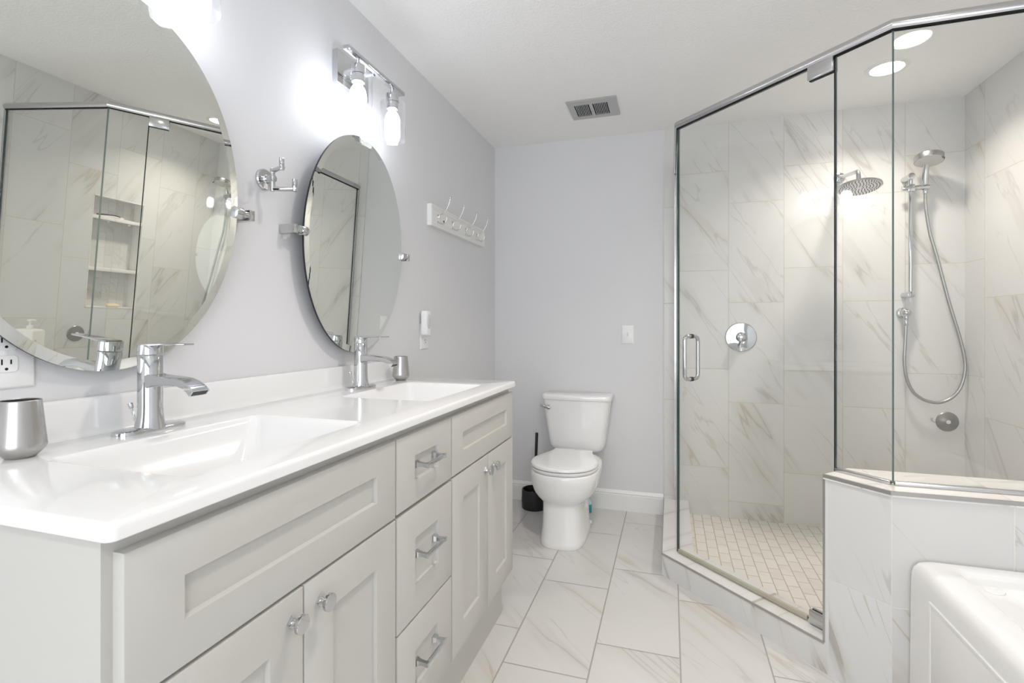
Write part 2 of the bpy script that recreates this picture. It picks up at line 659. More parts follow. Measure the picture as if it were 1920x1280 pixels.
# shower floor, curb and half wall
OUT = [(1.135, YB - 0.004), (1.135, 2.528), (1.825, 1.838), (XR - 0.004, 1.838)]
TH = 0.147
b = B()
prism(b, [(1.282, YE), (1.282, 2.589), (1.784, 2.087), (XR - 0.004, 2.087), (XR - 0.004, YE)], 0.0, 0.025)
fsh = struct('floor_shower', b, T_MOS)
b = B(); cyl(b, (2.05, 2.75, 0.0249), (2.05, 2.75, 0.028), 0.05, 28, 0.001)
obj('shower_drain', b, SATIN, fsh)
CURB_Z, CAP_Z = 0.104, 0.684
PE = (1.680, 1.983)                       # outer end of the half wall on the diagonal
b = B(); sweep(b, [OUT[0], OUT[1], PE], [(0, 0), (TH, 0), (TH, CURB_Z), (0.0, CURB_Z)])
curb = struct('trim_1', b, T_DIAG)
b = B()
sweep(b, [OUT[0], OUT[1], PE], [(-0.002, CURB_Z - 0.007), (0.003, CURB_Z - 0.007), (0.003, CURB_Z + 0.0012), (-0.002, CURB_Z + 0.0012)])
obj('edge_trim', b, GREYALU, curb)
half = [PE, OUT[2], OUT[3], (XR - 0.004, 2.087), (1.784, 2.087)]
b = B(); prism(b, half, 0, CAP_Z - 0.016)
for f in b.faces:
    f.normal_update()
bmesh.ops.recalc_face_normals(b, faces=b.faces[:])
for f in b.faces:
    if abs(f.normal.y) > 0.95:
        f.material_index = 1
hw = struct('wall_half', b, [T_DIAG, T_HALF])
capp = [(PE[0] - 0.004, PE[1] - 0.004), (OUT[2][0] - 0.002, OUT[2][1] - 0.005), (XR - 0.004, 1.833), (XR - 0.004, 2.090), (1.782, 2.090)]
b = B(); prism(b, capp, CAP_Z - 0.016, CAP_Z)
obj('cap', b, T_CAP, hw, 0)
b = B()
sweep(b, [(PE[0], PE[1]), OUT[2], OUT[3]], [(-0.0065, CAP_Z - 0.0105), (0.002, CAP_Z - 0.0105), (0.002, CAP_Z + 0.001), (-0.0065, CAP_Z + 0.001)])
obj('edge_trim', b, GREYALU, hw, 0)
b = B(); box(b, -0.004, -0.003, 0, 0.004, 0.003, CAP_Z - 0.012, M=T(1.6815, 1.985, 0) @ Matrix.Rotation(-pi / 4, 4, 'Z'))
for v in b.verts:
    v.co.z = max(v.co.z, CURB_Z)
obj('corner_trim', b, GREYALU, hw, 0)

# ================================================================== SHOWER GLASS
GP = offset_path(OUT, 0.074)
HZ0, HZ1 = 2.146, 2.180
G0, G1, G2, G3 = [Vector((*p, 0)) for p in GP]
ddir = (G2 - G1).normalized()
DEND = Vector((1.730, 2.037, 0))
DEND = G1 + ddir * (DEND - G1).dot(ddir)


def pane(bm, p, q, z0, z1, t=0.0095, m0=0.0, m1=0.0, e0=1, e1=1):
    p, q = Vector((p[0], p[1], 0)), Vector((q[0], q[1], 0))
    d = (q - p).normalized()
    n = Vector((-d.y, d.x, 0)) * (t / 2)
    p1, p2 = p - n + d * m0, p + n - d * m0
    q1, q2 = q - n - d * m1, q + n + d * m1
    v = [bm.verts.new((a.x, a.y, z)) for z in (z0, z1) for a in (p1, q1, q2, p2)]
    for idx, mi in (((0, 1, 5, 4), 0), ((2, 3, 7, 6), 0), ((1, 2, 6, 5), e1), ((3, 0, 4, 7), e0), ((0, 3, 2, 1), 1), ((4, 5, 6, 7), 1)):
        bm.faces.new([v[i] for i in idx]).material_index = mi


def strip(bm, p, q, z0, z1, t, bev=0.0):
    p, q = Vector((p[0], p[1], 0)), Vector((q[0], q[1], 0))
    d = q - p
    M = Matrix.Translation(p) @ Matrix.Rotation(math.atan2(d.y, d.x), 4, 'Z')
    box(bm, 0, -t / 2, z0, d.length, t / 2, z1, bev, M=M)


GT = HZ0 - 0.0035
p = thing('glass_panel', 'edge on clear glass side panel on the tiled curb, left of the shower door', 'glass panel', (G0.x, (G0.y + G1.y) / 2, CURB_Z))
b = B(); pane(b, (G0.x, G0.y - 0.004), (G1.x, G1.y + 0.006), CURB_Z + 0.004, GT); obj('pane', b, [GLASS, GEDGE], p, 0)
b = B(); box(b, G0.x - 0.0095, YE - 0.014, CURB_Z, G0.x - 0.0055, YE, GT); box(b, G0.x + 0.0055, YE - 0.014, CURB_Z, G0.x + 0.0095, YE, GT); obj('wall_channel', b, SATIN, p)
b = B(); strip(b, (G0.x, YE - 0.015), (G1.x, G1.y + 0.02), CURB_Z, CURB_Z + 0.004, 0.014); obj('sealant', b, CAULK, p)

d = thing('shower_door', 'hinged frameless glass door on the diagonal of the shower, with a polished D pull', 'shower door', tuple(G1 + (DEND - G1) / 2 + Vector((0, 0, CURB_Z))))
b = B(); pane(b, G1 + ddir * 0.006, DEND - ddir * 0.003, CURB_Z + 0.014, GT - 0.003); obj('pane', b, [GLASS, GEDGE], d, 0)
b = B(); strip(b, G1 + ddir * 0.006, DEND - ddir * 0.1, CURB_Z + 0.003, CURB_Z + 0.021, 0.012, 0.002); obj('door_sweep', b, SWEEP, d)
hn = Vector((S2, S2, 0))
hc = Vector((1.2685, 2.5005, 0))
hc = G1 + ddir * (hc - G1).dot(ddir)
b = B()
for sgn in (-1, 1):
    a0 = hc + hn * sgn * 0.0048
    a1 = hc + hn * sgn * 0.043
    pts = [a0 + Vector((0, 0, 0.947)), a1 + Vector((0, 0, 0.947)), a1 + Vector((0, 0, 1.147)), a0 + Vector((0, 0, 1.147))]
    tube(b, fillet_path(pts, 0.024), 0.0092, 16)
hd = obj('handle', b, CHROME, d, 60)
b = B()
for z in (0.947, 1.147):
    for sgn in (-1, 1):
        cyl(b, hc + hn * sgn * 0.0046 + Vector((0, 0, z)), hc + hn * sgn * 0.0075 + Vector((0, 0, z)), 0.0108, 16)
obj('washer', b, DGREY, hd)
for (z0, z1, s0, s1) in ((2.094, HZ0, 0.094, 0.001), (CURB_Z + 0.004, 0.158, 0.088, -0.001)):
    b = B()
    for sgn in (-1, 1):
        M = Matrix.Translation(DEND - ddir * s0 + hn * sgn * 0.0105) @ Matrix.Rotation(math.atan2(ddir.y, ddir.x), 4, 'Z')
        box(b, 0, -0.0055, z0, s0 - s1, 0.0055, z1, 0.0035, M=M)
    h = obj('hinge', b, SATIN, d)
    b = B()
    strip(b, DEND - ddir * (s0 - 0.002), DEND - ddir * 0.003, z0 - 0.0015, z1 - 0.004, 0.0125)
    obj('gasket', b, DARK, h)
p = thing('glass_panel', 'tall narrow diagonal glass panel on the half wall, right of the shower door hinges', 'glass panel', tuple(DEND + (G2 - DEND) / 2 + Vector((0, 0, CAP_Z))))
b = B(); pane(b, DEND + ddir * 0.001, G2, CAP_Z + 0.006, GT, m1=0.0, e1=2); obj('pane', b, [GLASS, GEDGE, GEDGE2], p, 0)
b = B(); strip(b, DEND - ddir * 0.0028, DEND + ddir * 0.0008, CAP_Z, GT - 0.004, 0.011); obj('door_gasket', b, DARK, p, 0)
b = B(); strip(b, DEND, G2 - ddir * 0.004, CAP_Z, CAP_Z + 0.013, 0.016, 0.002); obj('base_channel', b, SATIN, p)
p = thing('glass_panel', 'wide fixed glass panel on the half wall behind the bathtub', 'glass panel', ((G2.x + XR) / 2, G2.y, CAP_Z))
b = B(); pane(b, (G2.x + 0.002, G2.y), (XR - 0.008, G2.y), CAP_Z + 0.006, GT, e0=2); obj('pane', b, [GLASS, GEDGE, GEDGE2], p, 0)
b = B(); strip(b, (G2.x + 0.004, G2.y), (XR - 0.004, G2.y), CAP_Z, CAP_Z + 0.013, 0.016, 0.002); obj('base_channel', b, SATIN, p)
b = B(); box(b, XR - 0.016, G2.y - 0.0095, CAP_Z + 0.013, XR - 0.004, G2.y - 0.0055, GT); box(b, XR - 0.016, G2.y + 0.0055, CAP_Z + 0.013, XR - 0.004, G2.y + 0.0095, GT); obj('wall_channel', b, SATIN, p)

b = B()
HP = [(-0.010, HZ0), (0.012, HZ0), (0.012, HZ1 - 0.004), (0.004, HZ1), (-0.006, HZ1 - 0.002), (-0.014, HZ1 - 0.010), (-0.0165, HZ1 - 0.018), (-0.014, HZ0 + 0.006)]
sweep(b, [(G0.x, YE), (G1.x, G1.y), (G2.x, G2.y), (XR - 0.004, G2.y)], HP)
o = obj('header_rail', b, SATIN, None, 40)
tag(o, 'rounded satin metal header rail bent along the top of the shower glass', 'rail')
b = B(); sweep(b, [(G0.x, YE), (G1.x, G1.y), (G2.x, G2.y), (XR - 0.004, G2.y)], [(-0.0065, HZ0 - 0.0035), (0.0065, HZ0 - 0.0035), (0.0065, HZ0), (-0.0065, HZ0)])
obj('glazing_gasket', b, DARK, o, 0)

# ================================================================== VANITY
VY0, VY1 = 0.421, 1.992
XF = 0.552                                # front of the doors
van = thing('vanity_cabinet', 'long off white shaker double vanity cabinet with doors and a centre bank of drawers', 'cabinet', (0.27, (VY0 + VY1) / 2, 0))
CT, CB = 0.9685, 0.9463
b = B()
box(b, 0.516, VY0, 0.188, 0.5335, VY1, CB - 0.001)
box(b, 0.002, VY0, 0.188, 0.516, VY0 + 0.016, CB - 0.001)
box(b, 0.002, VY1 - 0.016, 0.188, 0.516, VY1, CB - 0.001)
box(b, 0.002, VY0 + 0.016, 0.188, 0.516, VY1 - 0.016, 0.204)
box(b, 0.002, VY0 + 0.016, 0.204, 0.008, VY1 - 0.016, CB - 0.001)
obj('carcass', b, CAB, van)
b = B(); box(b, 0.06, VY0 + 0.002, 0, 0.503, VY1 - 0.004, 0.188)
obj('toe_kick', b, CAB, van)


def shaker(y0, y1, z0, z1, ry, rz):
    bm = B()
    xb, e, dpt = 0.5335, 0.0022, 0.0085

    def R(x, dy, dz):
        return [Vector((x, y0 + dy, z0 + dz)), Vector((x, y1 - dy, z0 + dz)), Vector((x, y1 - dy, z1 - dz)), Vector((x, y0 + dy, z1 - dz))]
    loft(bm, [R(xb, 0, 0), R(XF - e, 0, 0), R(XF - e * .3, e * .3, e * .3), R(XF, e, e), R(XF, ry, rz), R(XF - 0.001, ry + 0.0006, rz + 0.0006),
              R(XF - dpt, ry + 0.0022, rz + 0.0022)])
    return bm


def knob(y, z, par):
    bm = B()
    M = T(XF, y, z) @ Matrix.Rotation(pi / 2, 4, 'Y')
    for k, (s, x0, x1) in enumerate(((0.0115, 0, 0.003), (0.0085, 0.003, 0.0055))):
        loft(bm, [[M @ Vector((s * cos(a), s * sin(a), h)) for a in [pi / 2 * i for i in range(4)]] for h in (x0, x1)])
    lathe(bm, [(0.0068, 0.0055), (0.0052, 0.010), (0.0055, 0.014), (0.009, 0.0175), (0.0148, 0.0185), (0.0160, 0.020), (0.0160, 0.0255), (0.0150, 0.0268)], M, 32)
    obj('knob', bm, CHROME, par)


def pull(yc, z, par):
    bm = B()
    hw = 0.050
    for sg in (-1, 1):
        y = yc + sg * hw
        loops = []
        for x, s, sh in ((XF - 0.0085, 0.0092, 0), (XF - 0.006, 0.0090, 0), (XF, 0.0066, 0), (XF + 0.008, 0.0052, 0), (XF + 0.018, 0.0050, sg * 0.001), (XF + 0.030, 0.0058, sg * 0.002)):
            loops.append([Vector((x, y + sh + a * s, z + c * s)) for a, c in ((-1, -1), (1, -1), (1, 1), (-1, 1))])
        loft(bm, loops)
    box(bm, XF + 0.021, yc - hw - 0.0075, z - 0.0052, XF + 0.031, yc + hw + 0.0075, z + 0.0052, 0.0026)
    obj('handle', bm, CHROME, par)


def front(name, y0, y1, z0, z1, ry, rz, knob_y=None, handle=False, hz=None):
    o = obj(name, shaker(y0, y1, z0, z1, ry, rz), CAB, van, 30)
    if knob_y:
        knob(knob_y, 0.687, o)
    if handle:
        pull((y0 + y1) / 2 + 0.0, hz, o)
    return o


DZ0, DZ1 = 0.192, 0.7335
front('false_front', 0.4345, 1.0575, 0.7395, 0.9235, 0.079, 0.0625)
front('drawer', 1.0640, 1.3770, 0.7430, 0.9235, 0.089, 0.059, handle=True, hz=0.838)
front('drawer', 1.0655, 1.3790, 0.4540, 0.7330, 0.089, 0.080, handle=True, hz=0.606)
front('drawer', 1.0665, 1.3790, DZ0, 0.4480, 0.089, 0.082, handle=True, hz=0.326)
front('false_front', 1.3835, 1.9900, 0.7430, 0.9235, 0.081, 0.061)
front('door', 0.4345, 0.7425, DZ0, DZ1, 0.078, 0.078, knob_y=0.712)
front('door', 0.7460, 1.0580, DZ0, DZ1, 0.080, 0.078, knob_y=0.785)
front('door', 1.3850, 1.6935, DZ0, DZ1 + 0.003, 0.084, 0.078, knob_y=1.667)
front('door', 1.6965, 1.9900, DZ0, DZ1 + 0.003, 0.083, 0.078, knob_y=1.740)

# countertop with two integral basins
top = thing('countertop', 'glossy white cultured marble vanity top with two integral rectangular sinks', 'countertop', (0.28, (VY0 + VY1) / 2, CB))
TX1, TY0, TY1 = 0.565, 0.4085, 1.9925
BAS = ((0.160, 0.572, 0.484, 1.036), (0.160, 1.370, 0.484, 1.824))
bm = B()
outl = [rrect(0.001 + i, TY0 + i, TX1 - i, TY1 - i, max(0.012 - i * 0.7, 0.004), z) for i, z in
        ((0.0015, CB), (0.0, CB + 0.0015), (0.0, CT - 0.008), (0.0010, CT - 0.0042), (0.0035, CT - 0.0013), (0.0075, CT))]
rows = loft(bm, outl, cap0=False, cap1=False)
vlow = rows[0]
ledge = [bm.edges.get((vlow[i], vlow[(i + 1) % len(vlow)])) for i in range(len(vlow))]
for (x0, y0, x1, y1) in BAS:
    lp = [bm.verts.new(v) for v in rrect(x0 - 0.002, y0 - 0.002, x1 + 0.002, y1 + 0.002, 0.024, CB)]
    ledge += [bm.edges.new((lp[i], lp[(i + 1) % len(lp)])) for i in range(len(lp))]
bmesh.ops.triangle_fill(bm, edges=ledge, use_beauty=True)
edge = []
vtop = rows[-1]
for i in range(len(vtop)):
    e = bm.edges.get((vtop[i], vtop[(i + 1) % len(vtop)]))
    edge.append(e)
basin_rims = []
for (x0, y0, x1, y1) in BAS:
    lp = [bm.verts.new(v) for v in rrect(x0, y0, x1, y1, 0.022, CT)]
    basin_rims.append(lp)
    for i in range(len(lp)):
        edge.append(bm.edges.new((lp[i], lp[(i + 1) % len(lp)])))
bmesh.ops.triangle_fill(bm, edges=edge, use_beauty=True)
obj('slab', bm, CULT, top, 40)
for (x0, y0, x1, y1) in BAS:
    bm = B()
    cx, cy = (x0 + x1) / 2, (y0 + y1) / 2 + 0.0
    lv = [(0.0, CT, 0.022), (0.003, CT - 0.0012, 0.022), (0.007, CT - 0.006, 0.022), (0.012, CT - 0.018, 0.024), (0.040, CT - 0.095, 0.035), (0.055, CT - 0.112, 0.04),
          (0.085, CT - 0.120, 0.05), (0.130, CT - 0.123, 0.028)]
    loops = []
    for (i, z, r) in lv:
        loops.append(rrect(x0 + i * 0.9, y0 + i * 1.45, x1 - i * 0.9, y1 - i * 1.45, r, z))
    loft(bm, loops, cap0=False, cap1=True)
    bs = obj('basin', bm, CULT, top, 60)
    bm = B()
    lathe(bm, [(0.026, 0), (0.030, 0.002), (0.028, 0.004), (0.022, 0.003), (0.020, 0.006), (0.002, 0.008)], T(cx, cy, CT - 0.1231), 28)
    obj('drain', bm, CHROME, bs)
bm = B()
SBT = 1.046
pr = [(0.001, CT - 0.001), (0.036, CT - 0.001), (0.029, CT + 0.0015), (0.0245, CT + 0.006), (0.022, CT + 0.014), (0.0205, SBT - 0.006), (0.019, SBT - 0.002), (0.0155, SBT), (0.001, SBT)]
loft(bm, [[Vector((x, y, z)) for x, z in pr] for y in (TY0, TY1 - 0.0005)])
obj('backsplash', bm, CULT, top, 40)


# ---------------------------------------------------------------- faucets
def faucet(yc, label):
    f = thing('faucet', label, 'faucet', (0.09, yc, CT), 'single lever faucets on the vanity top')
    bx = 0.090
    bm = B()

    def stad(i, z):
        L, Wd = 0.0765 - i, 0.0265 - i
        pts = []
        for k in range(33):
            a = -pi / 2 + pi * k / 32
            pts.append(Vector((bx + Wd * sin(a) , yc + (L - Wd) + Wd * cos(a), z)))
        for k in range(33):
            a = pi / 2 + pi * k / 32
            pts.append(Vector((bx + Wd * sin(a), yc - (L - Wd) + Wd * cos(a), z)))
        return pts
    loft(bm, [stad(0, CT), stad(0, CT + 0.0045), stad(0.0012, CT + 0.0070), stad(0.0065, CT + 0.0092)])
    obj('base_plate', bm, CHROME, f, 30)
    bm = B()
    lathe(bm, [(0.030, 0.005), (0.0285, 0.012), (0.0262, 0.022), (0.0245, 0.036), (0.0238, 0.055), (0.0236, 0.10), (0.0236, 0.1615), (0.0228, 0.1625)], T(bx, yc, CT), 40)
    obj('body', bm, CHROME, f, 40)
    bm = B()
    # spout: flat swept channel curving down at the tip
    path = [(bx + 0.010, 0.1140, 0.0160, 0.0210), (bx + 0.030, 0.1150, 0.0115, 0.0195), (bx + 0.055, 0.1155, 0.0095, 0.0190), (bx + 0.080, 0.1150, 0.0085, 0.0192),
            (bx + 0.100, 0.1130, 0.0082, 0.0197), (bx + 0.116, 0.1080, 0.0080, 0.0203), (bx + 0.130, 0.1005, 0.0080, 0.0208), (bx + 0.140, 0.0915, 0.0078, 0.0212)]
    loops = []
    for i, (x, z, t, hwid) in enumerate(path):
        a = path[max(i - 1, 0)]
        c = path[min(i + 1, len(path) - 1)]
        tg = Vector((c[0] - a[0], 0, c[1] - a[1])).normalized()
        nn = Vector((-tg.z, 0, tg.x))
        C0 = Vector((x, yc, CT + z - 0.006))
        lp = []
        for (sy, sn) in ((-1, -0.8), (-0.88, -1), (0.88, -1), (1, -0.8), (1, 0.75), (0.86, 1), (-0.86, 1), (-1, 0.75)):
            lp.append(C0 + Vector((0, sy * hwid, 0)) + nn * sn * t)
        loops.append(lp)
    loft(bm, loops)
    sp = obj('spout', bm, CHROME, f, 32)
    bm = B()
    e = path[-1]
    tg = Vector((path[-1][0] - path[-2][0], 0, path[-1][1] - path[-2][1])).normalized()
    M = Matrix.Translation(Vector((e[0], yc, CT + e[1] - 0.006)) + tg * 0.0003) @ Matrix(((tg.z * -1, 0, tg.x, 0), (0, 1, 0, 0), (tg.x, 0, tg.z, 0), (0, 0, 0, 1)))
    box(bm, -0.0052, -0.017, -0.001, 0.0052, 0.017, 0.0004, M=M)
    obj('outlet', bm, DGREY, sp, 0)
    bm = B()
    lathe(bm, [(0.0228, 0.1640), (0.0237, 0.1650), (0.0237, 0.1845), (0.0228, 0.1860), (0.001, 0.1862)], T(bx, yc, CT), 40)
    loops = []
    for x, z, hwid, t in ((bx - 0.010, 0.184, 0.0190, 0.004), (bx + 0.018, 0.1855, 0.0165, 0.0032), (bx + 0.05, 0.1870, 0.0140, 0.0024), (bx + 0.085, 0.1875, 0.0125, 0.0020), (bx + 0.111, 0.1875, 0.0118, 0.0017)):
        loops.append([Vector((x, yc + a * hwid, CT + z + c * t)) for a, c in ((-1, -0.4), (-.9, -1), (.9, -1), (1, -.4), (1, .4), (.9, 1), (-.9, 1), (-1, .4))])
    loft(bm, loops)
    obj('lever', bm, CHROME, f, 32)
    bm = B()
    cyl(bm, (bx - 0.020, yc - 0.013, CT + 0.006), (bx - 0.030, yc - 0.020, CT + 0.052), 0.0022, 10)
    cyl(bm, (bx - 0.029, yc - 0.0195, CT + 0.048), (bx - 0.0315, yc - 0.021, CT + 0.060), 0.0042, 12, 0.001, 0.0052)
    obj('lift_rod', bm, CHROME, f)
    return f


f1 = faucet(0.814, 'chrome single lever faucet nearest the camera, in front of the large cut off oval mirror')
dup(f1, (0, 0.785, 0), 'chrome single lever faucet at the far sink, under the smaller looking oval mirror')


# ---------------------------------------------------------------- tumblers
def tumbler(x, y, label):
    bm = B()
    out_ = [(0.0001, 0), (0.0195, 0), (0.0215, 0.001), (0.0335, 0.0135), (0.0358, 0.0185), (0.0355, 0.024), (0.0325, 0.055), (0.0285, 0.0985), (0.0275, 0.0998), (0.0262, 0.0985),
            (0.030, 0.055), (0.0325, 0.024), (0.028, 0.012), (0.0001, 0.010)]
    k = 0.99
    lathe(bm, [(r * k, h * k) for r, h in out_], T(x, y, CT), 48)
    o = obj('tumbler', bm, STEEL, None, 30)
    o['label'] = label
    o['category'] = 'cup'
    o['group'] = 'steel tumblers on the vanity top'
    return o


tumbler(0.100, 0.578, 'brushed steel tapered cup at the left end of the vanity top, below the double outlet')
tumbler(0.092, 1.884, 'brushed steel tapered cup beyond the far faucet, at the far end of the vanity top')


# ---------------------------------------------------------------- mirrors
def mirror(yc, zc, tilt, yaw, label, xc=0.050, a=0.3125, bz=0.405):
    m = thing('oval_mirror', label, 'mirror', (xc, yc, zc), 'oval pivot mirrors above the sinks')
    # local frame: +X out of the mirror, Y along the wall, Z up
    M = T(xc, yc, zc) @ Matrix.Rotation(math.atan(tilt), 4, 'Y') @ Matrix.Rotation(-math.atan(yaw), 4, 'Z')
    n = 128

    def el(da, x):
        return [M @ Vector((x, (a - da) * cos(2 * pi * i / n), (bz - da) * sin(2 * pi * i / n))) for i in range(n)]
    bm = B()
    loft(bm, [el(0.0, -0.0012), el(0.022, 0.0)], cap0=False, cap1=True)
    obj('glass', bm, MIRR, m, 0)
    bm = B()
    loft(bm, [el(0.0, -0.0013), el(0.0, -0.0085), el(0.002, -0.0095)], cap0=True, cap1=True)
    obj('backing', bm, MBACK, m, 30)
    for sg in (-1, 1):
        bm = B()
        ye = yc + sg * a
        yb = ye + sg * 0.043
        box(bm, 0.0, yb - 0.009, zc - 0.0145, 0.058, yb + 0.009, zc + 0.0145, 0.0012)
        br = obj('bracket', bm, SATIN, m)
        bm = B()
        cyl(bm, (xc - 0.002, yb, zc), (xc - 0.002, ye + sg * 0.012, zc), 0.0095, 24)
        obj('pivot_pin', bm, CHROME, br)
        bm = B()
        cyl(bm, (xc - 0.002, ye + sg * 0.014, zc), (xc - 0.002, ye - sg * 0.012, zc), 0.0158, 28, 0.001)
        obj('clamp', bm, SATIN, br)
    return m


mirror(0.773, 1.503, 0.0588, 0.0001, 'large looking oval pivot mirror cut off at the upper left, behind the nearest faucet')
mirror(1.657, 1.500, 0.0386, -0.0106, 'whole oval pivot mirror behind the far faucet, under the two lamp fixture')


# ---------------------------------------------------------------- vanity lights
def vanity_light(yc, label):
    v = thing('vanity_light', label, 'wall light', (0.0, yc, 2.14), 'two lamp chrome wall lights above the mirrors')
    bm = B(); box(bm, 0.0, yc - 0.098, 2.083, 0.024, yc + 0.098, 2.203, 0.002)
    obj('backplate', bm, CHROME, v)
    bm = B()
    cyl(bm, (0.024, yc, 2.142), (0.034, yc, 2.142), 0.020, 28, 0.001)
    cyl(bm, (0.034, yc, 2.142), (0.113, yc, 2.142), 0.009, 20)
    obj('arm', bm, CHROME, v)
    bm = B(); box(bm, 0.110, yc - 0.188, 2.1365, 0.136, yc + 0.188, 2.1505, 0.0015)
    obj('bar', bm, CHROME, v)
    for sg in (-1, 1):
        y = yc + sg * 0.1155
        M = T(0.121, y, 0)
        bm = B()
        lathe(bm, [(0.006, 2.137), (0.006, 2.127), (0.0085, 2.126), (0.0085, 2.116), (0.006, 2.115), (0.0245, 2.113), (0.0255, 2.111), (0.0255, 2.083), (0.016, 2.082)], M, 36)
        s = obj('socket', bm, CHROME, v, 35)
        bm = B()
        lathe(bm, [(0.0215, 2.081), (0.0225, 2.079), (0.0225, 2.054), (0.019, 2.052)], M, 36)
        obj('lamp_holder', bm, SATIN, s, 35)
        bm = B()
        # cylindrical open bottomed glass shade with a flat top
        th = 0.003
        lathe(bm, [(0.018, 2.0815), (0.046, 2.0815), (0.0495, 2.0785), (0.0505, 2.073), (0.0505, 1.929), (0.0495, 1.9275), (0.0478, 1.929), (0.0475, 2.072), (0.0465, 2.0765), (0.044, 2.0785), (0.018, 2.0785)], M, 56)
        bm.faces.ensure_lookup_table()
        for f in [f for f in bm.faces if len(f.verts) > 8]:
            bm.faces.remove(f)
        obj('glass_shade', bm, SHADE, v, 40)
        bm = B()
        pr = [(0.0001, 1.9290), (0.010, 1.9305), (0.0205, 1.9370), (0.0275, 1.9480), (0.0300, 1.9610), (0.0303, 1.9800), (0.0295, 1.9990), (0.0265, 2.0150), (0.0215, 2.0260), (0.0165, 2.0330)]
        pr = [(r, 1.943 + (z - 1.929) * 0.955) for r, z in pr]
        lathe(bm, pr, M, 32)
        bl = obj('bulb', bm, BULBM, v, 60)
        bm = B()
        lathe(bm, [(0.0165, 2.0408), (0.0155, 2.047), (0.0145, 2.056), (0.013, 2.060)], M, 32)
        obj('bulb_neck', bm, PLAST, bl, 60)
    return v


v1 = vanity_light(1.652, 'two lamp chrome wall light with clear glass shades above the whole oval mirror')
dup(v1, (0, -0.868, 0), 'chrome wall light above the cut off mirror, only one glass shade bottom visible at top')

# ---------------------------------------------------------------- robe hook
h = thing('robe_hook', 'chrome double robe hook on a round plate between the two oval mirrors', 'hook', (0, 1.229, 1.637))
bm = B(); lathe(bm, [(0.0315, 0), (0.0315, 0.006), (0.029, 0.0095), (0.013, 0.011), (0.011, 0.014), (0.011, 0.040), (0.0105, 0.041)], T(0, 1.229, 1.637) @ Matrix.Rotation(pi / 2, 4, 'Y'), 40)
obj('wall_plate', bm, CHROME, h, 30)
bm = B()
pv = Vector((0.046, 1.216, 0))
cyl(bm, pv + Vector((0, 0, 1.594)), pv + Vector((0, 0, 1.662)), 0.0075, 20, 0.0008)
obj('post', bm, CHROME, h, 40)
for (dx, dy, L, z) in ((0.94, -0.34, 0.052, 1.655), (0.954, 0.30, 0.066, 1.601)):
    dv_ = Vector((dx, dy, 0)).normalized()
    bm = B()
    a = pv + Vector((0, 0, z))
    e = a + dv_ * L
    cyl(bm, a, e + dv_ * 0.006, 0.0068, 20)
    cyl(bm, e - Vector((0, 0, 0.0068)), e + Vector((0, 0, 0.029)), 0.0072, 20, 0.0008)
    obj('prong', bm, CHROME, h, 40)

# ---------------------------------------------------------------- coat rack
RY0, RY1, RZ0, RZ1, RX = 2.306, 3.070, 1.706, 1.815, 0.024
rk = thing('coat_rack', 'white moulded coat rack board with four double wire hooks near the corner', 'coat rack', (0, (RY0 + RY1) / 2, RZ0))
bm = B()


def RR(x, i):
    return [Vector((x, RY0 + i, RZ0 + i)), Vector((x, RY1 - i, RZ0 + i)), Vector((x, RY1 - i, RZ1 - i)), Vector((x, RY0 + i, RZ1 - i))]


loft(bm, [RR(0, 0), RR(RX - 0.001, 0), RR(RX, 0.001), RR(RX, 0.009), RR(RX - 0.0035, 0.011), RR(RX - 0.0035, 0.017), RR(RX - 0.0015, 0.0185), RR(RX - 0.0015, 0.022), RR(RX - 0.005, 0.025)])
bd = obj('board', bm, TRIM, rk, 25)
bm = B(); cyl(bm, (RX - 0.006, 2.462, 1.752), (RX - 0.0035, 2.462, 1.752), 0.006, 16)
obj('screw', bm, DGREY, bd)
for y in (2.385, 2.567, 2.760, 2.942):
    bm = B()
    x0 = RX - 0.005
    box(bm, x0, y - 0.008, 1.733, x0 + 0.004, y + 0.008, 1.775, 0.0018)
    up_ = smooth_path([(x0 + 0.004, y, 1.758), (x0 + 0.014, y, 1.770), (x0 + 0.032, y, 1.778), (x0 + 0.052, y, 1.798), (x0 + 0.066, y, 1.826), (x0 + 0.073, y, 1.852)], 6)
    tube(bm, up_, 0.0030, 10)
    sphere(bm, (x0 + 0.0735, y, 1.857), 0.0066, 14)
    lo_ = smooth_path([(x0 + 0.014, y, 1.770), (x0 + 0.0075, y, 1.752), (x0 + 0.012, y, 1.733), (x0 + 0.028, y, 1.724), (x0 + 0.045, y, 1.730), (x0 + 0.053, y, 1.748), (x0 + 0.053, y, 1.757)], 6)
    tube(bm, lo_, 0.0033, 10)
    sphere(bm, (x0 + 0.053, y, 1.759), 0.0045, 12)
    obj('hook', bm, NICKEL, rk, 60)


# ---------------------------------------------------------------- outlets and switch
def plate(bm, wy, hz, t=0.0055):
    """wall plate in local frame: y/z centred, x out of the wall"""
    def R(x, i):
        return [Vector((x, -wy / 2 + i, -hz / 2 + i)), Vector((x, wy / 2 - i, -hz / 2 + i)), Vector((x, wy / 2 - i, hz / 2 - i)), Vector((x, -wy / 2 + i, hz / 2 - i))]
    loft(bm, [R(0, 0), R(t * 0.45, 0), R(t * 0.8, 0.0015), R(t, 0.004)])


